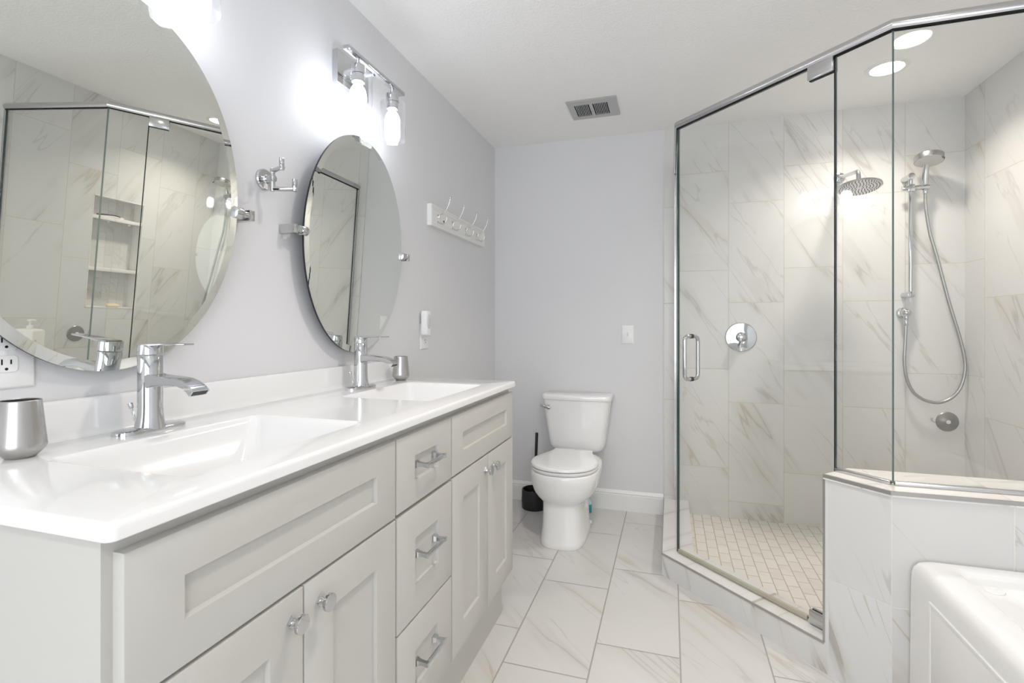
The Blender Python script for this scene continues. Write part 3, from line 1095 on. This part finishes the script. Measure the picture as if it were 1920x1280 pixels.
def duplex(label, yc, zc, wy=0.082, hz=0.128):
    o = thing('outlet', label, 'outlet', (0, yc, zc))
    M = T(0, yc, zc)
    bm = B(); plate(bm, wy, hz); bmesh.ops.transform(bm, matrix=M, verts=bm.verts[:])
    obj('plate', bm, PLAST, o, 30)
    for sg in (-1, 1):
        bm = B()
        lp = []
        for i in range(40):
            a = 2 * pi * i / 40
            lp.append((max(-0.0175, min(0.0175, 0.0205 * cos(a))), max(-0.0155, min(0.0155, 0.0205 * sin(a)))))
        loft(bm, [[M @ Vector((x, p_[0] * s_, sg * 0.0205 + p_[1] * s_)) for p_ in lp] for x, s_ in ((0.0055, 1), (0.0070, 1), (0.0076, 0.97))])
        rc = obj('receptacle', bm, PLAST, o, 30)
        bm = B()
        for (yy, hh) in ((-0.0068, 0.0052), (0.0068, 0.0042)):
            box(bm, 0.0074, yc + yy - 0.0012, zc + sg * 0.0205 + 0.0035 - hh, 0.00785, yc + yy + 0.0012, zc + sg * 0.0205 + 0.0035 + hh)
        cyl(bm, (0.0074, yc, zc + sg * 0.0205 - 0.0095), (0.00785, yc, zc + sg * 0.0205 - 0.0095), 0.0026, 14)
        obj('slots', bm, DARK, rc, 0)
    bm = B(); cyl(bm, (0.0054, yc, zc), (0.0066, yc, zc), 0.0032, 16)
    obj('screw', bm, PLAST, o)
    return o


duplex('white double outlet at the left picture edge, half behind the large mirror', 0.607, 1.1455, 0.092, 0.132)
duplex('white outlet on the left wall beyond the vanity, carrying a plug in night light', 2.272, 1.142, 0.084, 0.125)

nl = thing('night_light', 'white plug in night light with oval grey lens, above the far outlet slots', 'night light', (0.0078, 2.247, 1.147))
bm = B()
NLy0, NLy1 = 2.220, 2.274
loft(bm, [[Vector((x, v.x, v.y)) for v in rrect(NLy0 + i, 1.148 + i, NLy1 - i, 1.270 - i, 0.010, 0)] for x, i in ((0.0079, 0.004), (0.012, 0.0), (0.034, 0.0), (0.0375, 0.0015), (0.039, 0.0045))])
obj('body', bm, PLAST, nl, 30)
bm = B()
loft(bm, [[Vector((x, 2.2475 + 0.0165 * s_ * cos(2 * pi * i / 40), 1.218 + 0.037 * s_ * sin(2 * pi * i / 40))) for i in range(40)] for x, s_ in ((0.0388, 1), (0.0405, 0.97), (0.042, 0.8), (0.0428, 0.4))])
obj('lens', bm, LENSGREY, nl, 50)

sw = thing('light_switch', 'white single toggle light switch on the back wall right of the toilet', 'light switch', (0.911, YB, 1.140))
M = T(0.911, YB, 1.140) @ Matrix.Rotation(-pi / 2, 4, 'Z')
bm = B(); plate(bm, 0.0755, 0.118); bmesh.ops.transform(bm, matrix=M, verts=bm.verts[:])
obj('plate', bm, PLAST, sw, 30)
bm = B(); box(bm, 0.0050, -0.0052, -0.012, 0.0060, 0.0052, 0.012, M=M)
obj('slot', bm, LENSGREY, sw, 0)
bm = B(); box(bm, 0.0055, -0.0042, 0.000, 0.014, 0.0042, 0.0085, 0.0015, M=M)
obj('toggle', bm, PLAST, sw, 30)
for z in (-0.030, 0.030):
    bm = B(); cyl(bm, M @ Vector((0.0052, 0, z)), M @ Vector((0.0064, 0, z)), 0.003, 14)
    obj('screw', bm, PLAST, sw)

# ---------------------------------------------------------------- ceiling vent
VX0, VX1, VV0, VV1 = 0.6205, 0.8950, 2.762, 3.004
ve = thing('ceiling_vent', 'square grey metal exhaust vent with two banks of dark slots on the ceiling', 'vent', ((VX0 + VX1) / 2, (VV0 + VV1) / 2, ZC))
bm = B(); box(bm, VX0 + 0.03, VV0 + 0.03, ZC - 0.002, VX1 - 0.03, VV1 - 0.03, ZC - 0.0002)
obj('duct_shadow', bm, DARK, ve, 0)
bm = B()
z0, z1 = ZC - 0.010, ZC
g0, g1 = VV0 + 0.048, VV1 - 0.040
banks = ((VX0 + 0.036, VX0 + 0.119), (VX0 + 0.138, VX0 + 0.221))
box(bm, VX0, VV0, z0, VX1, g0, z1)
box(bm, VX0, g1, z0, VX1, VV1, z1)
box(bm, VX0, g0, z0, banks[0][0], g1, z1)
box(bm, banks[0][1], g0, z0, banks[1][0], g1, z1)
box(bm, banks[1][1], g0, z0, VX1, g1, z1)
for (a, c) in banks:
    n = 9
    wd = (c - a) / n
    for k in range(1, n):
        box(bm, a + k * wd - 0.0017, g0, z0, a + k * wd + 0.0017, g1, z1 - 0.002)
obj('grille', bm, pbr('vent_grey_metal', (0.50, 0.50, 0.50), 0.35, 0.6), ve, 0)
bm = B(); lathe(bm, [(0.005, 0), (0.005, -0.002), (0.003, -0.0035)], T((banks[0][1] + banks[1][0]) / 2, (g0 + g1) / 2 + 0.02, z0), 16)
obj('screw', bm, CHROME, ve)


# ---------------------------------------------------------------- recessed lights
def can(x, y, label):
    c = thing('recessed_light', label, 'ceiling light', (x, y, ZC), 'recessed ceiling lights')
    bm = B()
    lathe(bm, [(0.067, -0.0025), (0.070, -0.006), (0.088, -0.005), (0.092, -0.001), (0.092, 0.0), (0.067, 0.0)], T(x, y, ZC), 56)
    bm.faces.ensure_lookup_table()
    for f in [f for f in bm.faces if len(f.verts) > 8]:
        bm.faces.remove(f)
    obj('trim_ring', bm, TRIM, c, 40)
    bm = B()
    lathe(bm, [(0.067, 0.0), (0.067, -0.0026), (0.0001, -0.0030)], T(x, y, ZC), 48)
    obj('lens', bm, CANM, c, 40)
    return c


CAN_AT = [(2.172, 2.862, 1.0), (2.172, 1.217, 0.18), (1.15, 1.42, 0.92), (1.25, -0.75, 1.25)]  # the last two are added fill lamps, out of view


c1 = can(2.172, 2.862, 'round lit recessed light in the ceiling inside the shower')
dup(c1, (0.0, 1.217 - 2.862, 0), 'round lit recessed light above the bathtub, seen reflected in the shower glass')
dup(c1, (1.15 - 2.172, 1.42 - 2.862, 0), 'added round fill light, unseen, in the ceiling over the walkway beside the vanity')  # invented lamp to even out the room light
dup(c1, (1.25 - 2.172, -0.75 - 2.862, 0), 'added round fill light, unseen, in the ceiling behind the camera by the added window')  # invented lamp for fill from the camera side
for x, y, k in CAN_AT:                       # the light each recessed lamp throws down
    ld = bpy.data.lights.new('can_light', 'AREA')
    ld.shape = 'DISK'
    ld.size = 0.13
    ld.energy = CAN_W * k
    ld.spread = radians(128)
    ld.color = (1.0, 0.91, 0.83)
    lo = bpy.data.objects.new('can_light', ld)
    COL.objects.link(lo)
    lo.location = (x, y, ZC - 0.0075)

# ================================================================== TOILET
TXc = 0.604
to = thing('toilet', 'white two piece toilet with closed lid against the back wall', 'toilet', (TXc, 2.95, 0))


def egg(z, front, back, hw, yw, nf=2.2, nb=3.0, seg=72):
    """outline: widest at yw, front towards -Y"""
    out = []
    for i in range(seg):
        t = 2 * pi * i / seg
        c, s_ = cos(t), sin(t)
        if s_ < 0:
            x = hw * math.copysign(abs(c) ** (2 / nf), c)
            y = yw - (yw - front) * abs(s_) ** (2 / nf)
        else:
            x = hw * math.copysign(abs(c) ** (2 / nb), c)
            y = yw + (back - yw) * abs(s_) ** (2 / nb)
        out.append(Vector((TXc + x, y, z)))
    return out


bm = B()
loft(bm, [egg(0.000, 2.640, 3.120, 0.123, 2.86, 3.4, 3.0), egg(0.006, 2.637, 3.122, 0.126, 2.86, 3.4, 3.0), egg(0.030, 2.643, 3.120, 0.123, 2.86, 3.4, 3.0),
          egg(0.100, 2.653, 3.118, 0.115, 2.86, 3.6, 3.0), egg(0.170, 2.659, 3.120, 0.112, 2.85, 3.6, 3.0), egg(0.222, 2.664, 3.125, 0.113, 2.84, 3.4, 3.0),
          egg(0.230, 2.662, 3.130, 0.117, 2.83, 3.1, 3.0), egg(0.240, 2.652, 3.140, 0.134, 2.83, 2.6, 3.0), egg(0.256, 2.640, 3.15, 0.153, 2.82, 2.4, 3.0), egg(0.280, 2.628, 3.17, 0.171, 2.82, 2.3, 3.0),
          egg(0.315, 2.619, 3.19, 0.185, 2.82, 2.2, 3.0), egg(0.355, 2.614, 3.20, 0.191, 2.82, 2.2, 3.0), egg(0.385, 2.613, 3.205, 0.191, 2.82, 2.2, 3.2),
          egg(0.393, 2.617, 3.20, 0.187, 2.82, 2.2, 3.2), egg(0.396, 2.640, 3.18, 0.165, 2.82, 2.2, 3.2)])
bw = obj('bowl', bm, PORC, to, 60)
for sg in (-1, 1):
    bm = B()
    lathe(bm, [(0.013, 0), (0.0135, 0.006), (0.010, 0.016), (0.003, 0.020)], T(TXc + sg * 0.108, 3.03, 0.012), 20)
    obj('bolt_cap', bm, PORC, bw, 60)


def seat_loop(z, i, back=3.085):
    f0, hw, yw = 2.612 + i, 0.189 - i, 2.815
    bk, hb = back - i, 0.118 - i
    pts = []
    for k in range(49):                                  # front half
        t = pi + pi * k / 48
        pts.append(Vector((TXc + hw * math.copysign(abs(cos(t)) ** (2 / 2.15), cos(t)), yw - (yw - f0) * abs(sin(t)) ** (2 / 2.15), z)))
    for k in range(1, 13):                               # right side to the hinge
        u = k / 12
        x = hw + (hb - hw) * (u * u * (3 - 2 * u))
        pts.append(Vector((TXc + x, yw + (bk - yw) * u, z)))
    for k in range(0, 12):
        u = 1 - k / 12
        x = hw + (hb - hw) * (u * u * (3 - 2 * u))
        pts.append(Vector((TXc - x, yw + (bk - yw) * u, z)))
    return pts


bm = B()
loft(bm, [seat_loop(0.3965, 0.012), seat_loop(0.399, 0.004), seat_loop(0.404, 0.0005), seat_loop(0.4115, 0.0), seat_loop(0.4135, 0.003)])
obj('seat', bm, PORC, to, 50)
bm = B()
loft(bm, [seat_loop(0.4175, 0.014, 3.09), seat_loop(0.4185, 0.004, 3.09), seat_loop(0.4215, 0.0, 3.09), seat_loop(0.431, 0.0, 3.09), seat_loop(0.4345, 0.003, 3.09), seat_loop(0.4365, 0.012, 3.09), seat_loop(0.4385, 0.05, 3.09)])
obj('lid', bm, PORC, to, 50)
for sg in (-1, 1):
    bm = B()
    cyl(bm, (TXc + sg * 0.060, 3.098, 0.418), (TXc + sg * 0.105, 3.098, 0.418), 0.011, 16, 0.002)
    box(bm, TXc + sg * 0.0825 - 0.02, 3.088, 0.395, TXc + sg * 0.0825 + 0.02, 3.108, 0.416, 0.003)
    obj('hinge', bm, PORC, to, 40)


def tank_loop(z, hw, f, bk=3.333, bow=0.018):
    pts = []
    r = 0.035
    n = 12
    # front edge bowed towards the camera, rounded vertical edges
    for k in range(n + 1):
        u = -1 + 2 * k / n
        pts.append(Vector((TXc + u * (hw - r), f - bow * (1 - u * u), z)))
    for k in range(1, 7):
        a = -pi / 2 + (pi / 2) * k / 6
        pts.append(Vector((TXc + hw - r + r * cos(a), f + r + r * sin(a), z)))
    for k in range(0, 5):
        a = (pi / 2) * k / 4
        pts.append(Vector((TXc + hw - 0.015 + 0.015 * cos(a), bk - 0.015 + 0.015 * sin(a), z)))
    for k in range(0, 5):
        a = pi / 2 + (pi / 2) * k / 4
        pts.append(Vector((TXc - hw + 0.015 + 0.015 * cos(a), bk - 0.015 + 0.015 * sin(a), z)))
    for k in range(0, 6):
        a = pi + (pi / 2) * k / 6
        pts.append(Vector((TXc - hw + r + r * cos(a), f + r + r * sin(a), z)))
    return pts


bm = B()
loft(bm, [tank_loop(0.3965, 0.135, 3.190, 3.325), tank_loop(0.405, 0.152, 3.178, 3.328), tank_loop(0.420, 0.166, 3.168), tank_loop(0.440, 0.1735, 3.163), tank_loop(0.470, 0.178, 3.159),
          tank_loop(0.58, 0.193, 3.150), tank_loop(0.68, 0.2065, 3.143), tank_loop(0.7265, 0.2125, 3.140)])
tk = obj('tank', bm, PORC, to, 50)
bm = B()
loft(bm, [tank_loop(0.7270, 0.214, 3.139, 3.335), tank_loop(0.7285, 0.219, 3.134, 3.336), tank_loop(0.735, 0.2205, 3.132, 3.336), tank_loop(0.750, 0.2205, 3.132, 3.336), tank_loop(0.757, 0.218, 3.135, 3.335), tank_loop(0.7605, 0.208, 3.145, 3.328)])
obj('tank_lid', bm, PORC, to, 50)
bm = B()
fl0 = Vector((TXc - 0.168, 3.142, 0.680))
cyl(bm, fl0 + Vector((0, 0.006, 0)), fl0 + Vector((0, -0.012, 0)), 0.014, 20, 0.002)
tube(bm, smooth_path([fl0 + Vector((0.006, -0.014, -0.003)), fl0 + Vector((-0.012, -0.018, 0.002)), fl0 + Vector((-0.034, -0.020, 0.007)), fl0 + Vector((-0.054, -0.017, 0.009))], 5), 0.008, 14,
     radii=[0.0125 - 0.0055 * i / 15 for i in range(16)])
obj('flush_lever', bm, CHROME, tk, 50)

# ---------------------------------------------------------------- brush and holder, bottle on the floor
bx, by = 0.318, 3.217
bm = B()
lathe(bm, [(0.0001, 0), (0.078, 0), (0.081, 0.003), (0.082, 0.060), (0.081, 0.119), (0.079, 0.123), (0.073, 0.122), (0.071, 0.010), (0.0001, 0.008)], T(bx, by, 0), 48)
o = obj('brush_holder', bm, BLACK, None, 40)
tag(o, 'round matte black toilet brush holder on the floor left of the toilet', 'brush holder')
tb = thing('toilet_brush', 'black toilet brush standing in the black holder left of the toilet', 'brush', (bx, by, 0.009))
bm = B(); cyl(bm, (bx + 0.004, by - 0.004, 0.085), (bx + 0.022, by - 0.016, 0.496), 0.0095, 18, 0.003)
obj('handle', bm, BLACK, tb)
bm = B()
lathe(bm, [(0.010, 0.009), (0.036, 0.014), (0.042, 0.03), (0.042, 0.075), (0.036, 0.092), (0.010, 0.098)], T(bx, by, 0), 28)
obj('bristle_head', bm, DGREY, tb, 40)
tq = thing('cleaner_bottle', 'small turquoise cleaner bottle on the floor behind the toilet base', 'bottle', (0.664, 3.240, 0))
bm = B(); loft(bm, [sup(0.664, 3.240, z, a * s_, c * s_, 2.6, 32) for z, s_, a, c in ((0, .9, .030, .022), (0.004, 1, .030, .022), (0.044, 1, .030, .022), (0.052, 0.93, .030, .022))])
obj('liquid_body', bm, TEAL, tq, 40)
bm = B(); loft(bm, [sup(0.664, 3.240, z, 0.030 * s_, 0.022 * s_, 2.6, 32) for z, s_ in ((0.052, .93), (0.066, 0.85), (0.080, 0.55), (0.084, 0.42), (0.098, 0.40))])
obj('upper_body', bm, TEALW, tq, 40)

# ================================================================== SHOWER FITTINGS
YW = YE
va = thing('shower_valve', 'round chrome shower control valve on the tiled back wall', 'shower valve', (1.5836, YW, 1.127))
My = T(1.5836, YW, 1.127) @ Matrix.Rotation(pi / 2, 4, 'X')
bm = B(); lathe(bm, [(0.0885, 0), (0.0885, 0.003), (0.084, 0.0065), (0.050, 0.0095), (0.03, 0.0105)], My, 56)
obj('escutcheon', bm, CHROME, va, 30)
bm = B(); lathe(bm, [(0.030, 0.010), (0.030, 0.020), (0.0285, 0.022), (0.0285, 0.052), (0.026, 0.058), (0.018, 0.062), (0.001, 0.063)], My, 40)
obj('knob', bm, CHROME, va, 40)
bm = B(); cyl(bm, (1.5836, YW - 0.045, 1.127 - 0.025), (1.5836 - 0.012, YW - 0.050, 1.127 - 0.062), 0.006, 16, 0.002)
obj('lever', bm, CHROME, va, 40)

RC = Vector((2.099, 3.0, 1.9085))
rh = thing('rain_shower', 'round chrome rain shower head on a wall arm, behind the shower door edge', 'shower head', (2.104, YW, 2.048))
bm = B(); lathe(bm, [(0.030, 0), (0.030, 0.004), (0.026, 0.012), (0.014, 0.015)], T(2.104, YW, 2.048) @ Matrix.Rotation(pi / 2, 4, 'X'), 36)
obj('flange', bm, CHROME, rh, 40)
bm = B()
tube(bm, fillet_path([(2.104, YW - 0.006, 2.048), (2.096, 3.005, 1.990), (2.097, 3.000, 1.930)], 0.030, 8), 0.0105, 18)
obj('arm', bm, SATIN, rh, 60)
Mt = Matrix.Translation(RC) @ Matrix.Rotation(radians(-11), 4, 'X')
bm = B(); lathe(bm, [(0.0165, 0.026), (0.0165, 0.012), (0.030, 0.0085), (0.094, 0.0045), (0.0995, 0.0015), (0.1000, -0.003), (0.097, -0.0055), (0.092, -0.006)], Mt, 64)
hd_ = obj('head', bm, CHROME, rh, 35)
bm = B()
lathe(bm, [(0.0935, -0.0055), (0.0925, -0.0072), (0.0001, -0.0074)], Mt, 56)
fc = obj('spray_face', bm, SATIN, hd_, 35)
bm = B()
for r, n in ((0.018, 8), (0.032, 14), (0.046, 20), (0.060, 26), (0.074, 32), (0.086, 38)):
    for k in range(n):
        a = 2 * pi * k / n + r * 30
        lathe(bm, [(0.0022, -0.0070), (0.0016, -0.0100)], Mt @ T(r * cos(a), r * sin(a), 0), 6)
obj('nozzles', bm, DGREY, hd_, 0)

# slide bar
SX, SY = 2.4225, 3.268
sb = thing('slide_bar', 'vertical chrome slide bar with sliding holder on the tiled back wall', 'shower rail', (SX, YW, 1.367))
bm = B(); cyl(bm, (SX, SY, 1.352), (SX, SY, 2.024), 0.0100, 24)
obj('bar', bm, CHROME, sb)
for z in (1.366, 2.008):
    bm = B()
    cyl(bm, (SX - 0.003, YW, z), (SX, SY - 0.016, z), 0.0175, 28, 0.002)
    obj('wall_bracket', bm, CHROME, sb, 40)
bm = B(); cyl(bm, (SX - 0.041, SY - 0.004, 1.944), (SX + 0.083, SY - 0.004, 1.944), 0.0135, 28, 0.001)
box(bm, SX - 0.016, SY - 0.017, 1.925, SX + 0.016, SY + 0.014, 1.963, 0.003)
obj('slider', bm, CHROME, sb, 40)

HX = SX + 0.0645
hs = thing('hand_shower', 'brushed hand shower with long metal hose, held by the slide bar', 'hand shower', (HX, SY, 1.93))
bm = B()
tube(bm, [(HX, SY - 0.004, 1.955), (HX, SY - 0.006, 2.00), (HX - 0.001, SY - 0.014, 2.045), (HX - 0.002, SY - 0.024, 2.066)], 0.0145, 20, radii=[0.0135, 0.0142, 0.0148, 0.0150])
obj('handle', bm, SATIN, hs, 60)
HC = Vector((HX - 0.005, SY - 0.058, 2.080))
Mh = Matrix.Translation(HC) @ Matrix.Rotation(radians(-13), 4, 'X') @ Matrix.Rotation(radians(4), 4, 'Y')
bm = B(); lathe(bm, [(0.001, 0.020), (0.050, 0.0195), (0.062, 0.0175), (0.0645, 0.014), (0.0645, -0.012), (0.0635, -0.014), (0.060, -0.0145)], Mh, 56)
hh = obj('head', bm, STEEL, hs, 35)
bm = B(); lathe(bm, [(0.0612, -0.0140), (0.060, -0.0155), (0.001, -0.0157)], Mh, 48)
obj('spray_face', bm, pbr('pale_grey_face', (0.60, 0.59, 0.56), 0.35), hh, 35)
bm = B(); cyl(bm, Mh @ Vector((0.040, -0.045, -0.013)), Mh @ Vector((0.046, -0.052, -0.026)), 0.004, 12, 0.001)
obj('spray_selector', bm, DGREY, hh)
bm = B()
EY = 3.287
hp = [(HX, SY - 0.004, 1.934), (HX + 0.006, SY + 0.004, 1.84), (HX + 0.031, EY, 1.70), (HX + 0.061, EY, 1.575), (HX + 0.113, EY, 1.335), (HX + 0.162, EY, 1.14), (HX + 0.183, EY, 1.03), (HX + 0.186, EY, 0.955),
      (HX + 0.168, EY, 0.870), (HX + 0.131, EY, 0.813), (HX + 0.083, EY, 0.784), (HX + 0.040, EY, 0.782), (HX - 0.008, EY, 0.800), (HX - 0.050, EY, 0.842), (HX - 0.077, EY, 0.915), (HX - 0.086, EY, 1.00), (HX - 0.083, EY, 1.085), (HX - 0.0775, EY, 1.215)]
tube(bm, smooth_path(hp, 12), 0.0082, 14)
hz_ = obj('hose', bm, HOSE, hs, 60)
bm = B(); cyl(bm, (HX, SY - 0.004, 1.931), (HX + 0.0015, SY - 0.002, 1.908), 0.0112, 16, 0.001)
obj('hose_nut', bm, CHROME, hz_)
bm = B(); cyl(bm, (HX - 0.0777, EY, 1.198), (HX - 0.0775, EY, 1.232), 0.0108, 16, 0.002)
obj('hose_nut', bm, CHROME, hz_)

ew = thing('wall_elbow', 'round chrome wall outlet feeding the shower hose, below the slide bar', 'shower outlet', (2.4115, YW, 1.267))
bm = B(); lathe(bm, [(0.0315, 0), (0.0315, 0.004), (0.028, 0.013), (0.020, 0.017)], T(2.4115, YW, 1.267) @ Matrix.Rotation(pi / 2, 4, 'X'), 36)
obj('flange', bm, CHROME, ew, 40)
bm = B()
sphere(bm, (2.4105, YW - 0.042, 1.267), 0.0255, 28, (1, 1.15, 0.95))
cyl(bm, (2.4097, EY, 1.252), (2.4095, EY, 1.2325), 0.0125, 18, 0.001)
obj('outlet_body', bm, CHROME, ew, 50)


def suction(label, M):
    s = thing('suction_hook', label, 'hook', tuple(M.translation), 'grey suction disc hooks')
    bm = B(); lathe(bm, [(0.0525, 0), (0.0530, 0.002), (0.049, 0.006), (0.020, 0.010), (0.016, 0.013), (0.012, 0.0135)], M, 48)
    obj('disc', bm, DISC, s, 30)
    bm = B(); lathe(bm, [(0.0105, 0.013), (0.0105, 0.017), (0.008, 0.019), (0.001, 0.0195)], M, 24)
    obj('button', bm, PLAST, s, 40)
    bm = B()
    for o_ in (0.0, 0.006):
        tube(bm, [M @ Vector(q) for q in smooth_path([(-0.040, -0.004, 0.010), (-0.058, -0.004, 0.012), (-0.070, -0.001, 0.012), (-0.077 + o_, 0.008, 0.012), (-0.076 + o_, 0.020, 0.012)], 5)], 0.0015, 8)
    obj('wire_hook', bm, CHROME, s, 60)
    return s


suction('grey metal suction disc hook low on the back shower wall, under the hose loop', T(2.6165, YW, 0.673) @ Matrix.Rotation(pi / 2, 4, 'X'))
suction('grey suction disc hook on the right shower wall, seen only in the large mirror',
        T(XR - 0.004, 2.365, 0.83) @ Matrix(((0, 0, -1, 0), (-1, 0, 0, 0), (0, 1, 0, 0), (0, 0, 0, 1))))

# niche shelves and their contents
for z, lb in ((1.634, 'upper marble shelf in the shower wall niche, seen in the large mirror'), (1.278, 'lower marble shelf in the shower wall niche, seen in the large mirror')):
    bm = B(); box(bm, XR - 0.004, NY0 + 0.004, z - 0.012, XR + ND, NY1 - 0.004, z + 0.012, 0.002)
    o = obj('niche_shelf', bm, T_CAP, None, 30)
    tag(o, lb, 'shelf', 'shelves in the shower niche')
    if z > 1.5:
        for y in (2.525, 2.665):
            bm = B(); sphere(bm, (XR + 0.012, y, z - 0.019), 0.0095, 14, (1, 1, 0.8))
            obj('shelf_support', bm, PLAST, o, 60)
rz = thing('razor', 'dark and white razor lying on the upper niche shelf, seen in the mirror', 'razor', (XR + 0.02, 2.55, 1.646))
bm = B(); tube(bm, smooth_path([(XR + 0.018, 2.450, 1.653), (XR + 0.02, 2.51, 1.660), (XR + 0.022, 2.57, 1.664), (XR + 0.022, 2.605, 1.658)], 6), 0.0055, 12)
obj('grip', bm, DGREY, rz, 60)
bm = B()
box(bm, XR + 0.006, 2.598, 1.6462, XR + 0.038, 2.622, 1.658, 0.003)
tube(bm, smooth_path([(XR + 0.022, 2.470, 1.6515), (XR + 0.022, 2.515, 1.6525), (XR + 0.022, 2.55, 1.656), (XR + 0.022, 2.60, 1.653)], 6), 0.0052, 12)
obj('razor_head', bm, PLAST, rz, 40)
bm = B()
loft(bm, [sup(XR + 0.040, 2.615, NZ0 + 0.004 + z, 0.026 * s_, 0.042 * s_, 2.4, 40) for z, s_ in ((0, .80), (0.004, .95), (0.011, 1.0), (0.018, 0.95), (0.023, 0.75), (0.025, 0.4))])
o = obj('soap_bar', bm, SOAP, None, 60)
tag(o, 'cream oval bar of soap on the bottom of the shower niche, seen in the mirror', 'soap')

# pump bottle on the half wall, facing the mirrors
px, py = 2.545, 2.025
pb = thing('pump_bottle', 'white square pump bottle with upright lettering on the half wall, seen in the large mirror', 'bottle', (px, py, CAP_Z))
MR = T(px, py, CAP_Z) @ Matrix.Rotation(radians(-27), 4, 'Z')
bm = B()
loft(bm, [[MR @ v for v in rrect(-0.052 + i, -0.052 + i, 0.052 - i, 0.052 - i, 0.010, z)] for z, i in ((0, 0.003), (0.004, 0.0), (0.184, 0.0), (0.192, 0.003), (0.196, 0.010))])
obj('body', bm, BTL, pb, 35)
bm = B()
lathe(bm, [(0.016, 0.195), (0.016, 0.216), (0.014, 0.218), (0.006, 0.219), (0.006, 0.244), (0.0001, 0.244)], MR, 28)
box(bm, -0.012, -0.013, 0.242, 0.012, 0.032, 0.254, 0.004, M=MR)
obj('pump', bm, BTL, pb, 35)


def lettering(txt, size, M, mat, par, up=True):
    cu = bpy.data.curves.new('lettering', 'FONT')
    cu.body = txt
    cu.size = size
    cu.align_x = 'CENTER'
    cu.align_y = 'CENTER'
    cu.extrude = 0.0002
    tmp = bpy.data.objects.new('tmp', cu)
    COL.objects.link(tmp)
    dg = bpy.context.evaluated_depsgraph_get()
    me = bpy.data.meshes.new_from_object(tmp.evaluated_get(dg))
    bpy.data.objects.remove(tmp)
    bm = bmesh.new()
    bm.from_mesh(me)
    bpy.data.meshes.remove(me)
    bmesh.ops.transform(bm, matrix=M, verts=bm.verts[:])
    return obj('lettering', bm, mat, par, 0)


# the two faces turned to the mirrors: text right x text up x outwards
FX = MR @ Matrix(((0, 0, -1, -0.0521), (-1, 0, 0, 0), (0, 1, 0, 0), (0, 0, 0, 1)))
FY = MR @ Matrix(((1, 0, 0, 0), (0, 0, -1, -0.0521), (0, 1, 0, 0), (0, 0, 0, 1)))
lettering('NATIVE', 0.021, FY @ T(0.0, 0.105, 0) @ Matrix.Rotation(pi / 2, 4, 'Z'), INK, pb)
lettering('NATIVE', 0.021, FX @ T(0.030, 0.105, 0) @ Matrix.Rotation(pi / 2, 4, 'Z'), INKO, pb)

# ================================================================== BATHTUB
TBX0, TBX1, TBY0, TBY1 = 1.869, XR - 0.005, 0.30, 1.8375
tb_ = thing('bathtub', 'white acrylic bathtub with panelled apron, against the tiled half wall', 'bathtub', ((TBX0 + TBX1) / 2, (TBY0 + TBY1) / 2, 0))
bm = B()
RZ = 0.492


def tubloop(i, z, r):
    return rrect(TBX0 + i, TBY0 + i, TBX1 - i * 0.5, TBY1 - min(i, 0.02) - max(i - 0.02, 0) * 0.82, r, z, 8)


cxm, cym = (TBX0 + 0.10 + TBX1 - 0.06) / 2, (TBY0 + TBY1) / 2


def basin(a, c, z, n_):
    # same vertex count as rrect(n=8): 36 points
    ref = tubloop(0.1, z, 0.05)
    out = []
    for v in ref:
        t = math.atan2((v.y - cym) / c, (v.x - cxm) / a)
        cc, ss = cos(t), sin(t)
        out.append(Vector((cxm + a * math.copysign(abs(cc) ** (2 / n_), cc), cym + c * math.copysign(abs(ss) ** (2 / n_), ss), z)))
    return out


loft(bm, [tubloop(0.0, 0, 0.012), tubloop(0.0, 0.10, 0.012), tubloop(0.002, 0.430, 0.014), tubloop(0.003, 0.452, 0.016), tubloop(0.006, 0.469, 0.020), tubloop(0.013, 0.483, 0.026), tubloop(0.024, 0.490, 0.034), tubloop(0.036, RZ, 0.04),
          tubloop(0.084, RZ, 0.03), tubloop(0.088, RZ - 0.002, 0.03), tubloop(0.093, RZ - 0.0105, 0.03), tubloop(0.098, RZ - 0.0125, 0.03),
          basin(0.255, 0.545, RZ - 0.014, 2.8), basin(0.247, 0.537, RZ - 0.020, 2.8), basin(0.240, 0.53, RZ - 0.05, 2.8), basin(0.215, 0.49, RZ - 0.30, 2.8), basin(0.19, 0.45, RZ - 0.37, 2.7), basin(0.13, 0.38, RZ - 0.39, 2.5)], cap0=True)
obj('shell', bm, ACRY, tb_, 50)
bm = B()
xa = TBX0


def AP(x, i):
    return [Vector((x, 0.36 + i, 0.03 + i)), Vector((x, 1.706 - i, 0.03 + i)), Vector((x, 1.706 - i, 0.420 - i)), Vector((x, 0.36 + i, 0.420 - i))]


loft(bm, [AP(xa + 0.004, 0), AP(xa - 0.001, 0), AP(xa - 0.0022, 0.0012), AP(xa - 0.0022, 0.009), AP(xa - 0.001, 0.0105), AP(xa - 0.001, 0.013), AP(xa - 0.0018, 0.0145)])
obj('apron_panel', bm, ACRY, tb_, 30)
bm = B()
DX, DY = 2.008, 1.687
lathe(bm, [(0.0215, 0), (0.0225, 0.002), (0.0215, 0.0045), (0.013, 0.0055), (0.008, 0.005), (0.001, 0.005)], T(DX, DY, RZ - 0.0132), 44)
dl = obj('air_control', bm, ACRY, tb_, 40)
bm = B(); box(bm, DX - 0.009, DY - 0.002, RZ - 0.0085, DX + 0.009, DY + 0.002, RZ - 0.0065, 0.0008)
obj('grip_ridge', bm, ACRY, dl, 30)

bpy.context.view_layer.update()
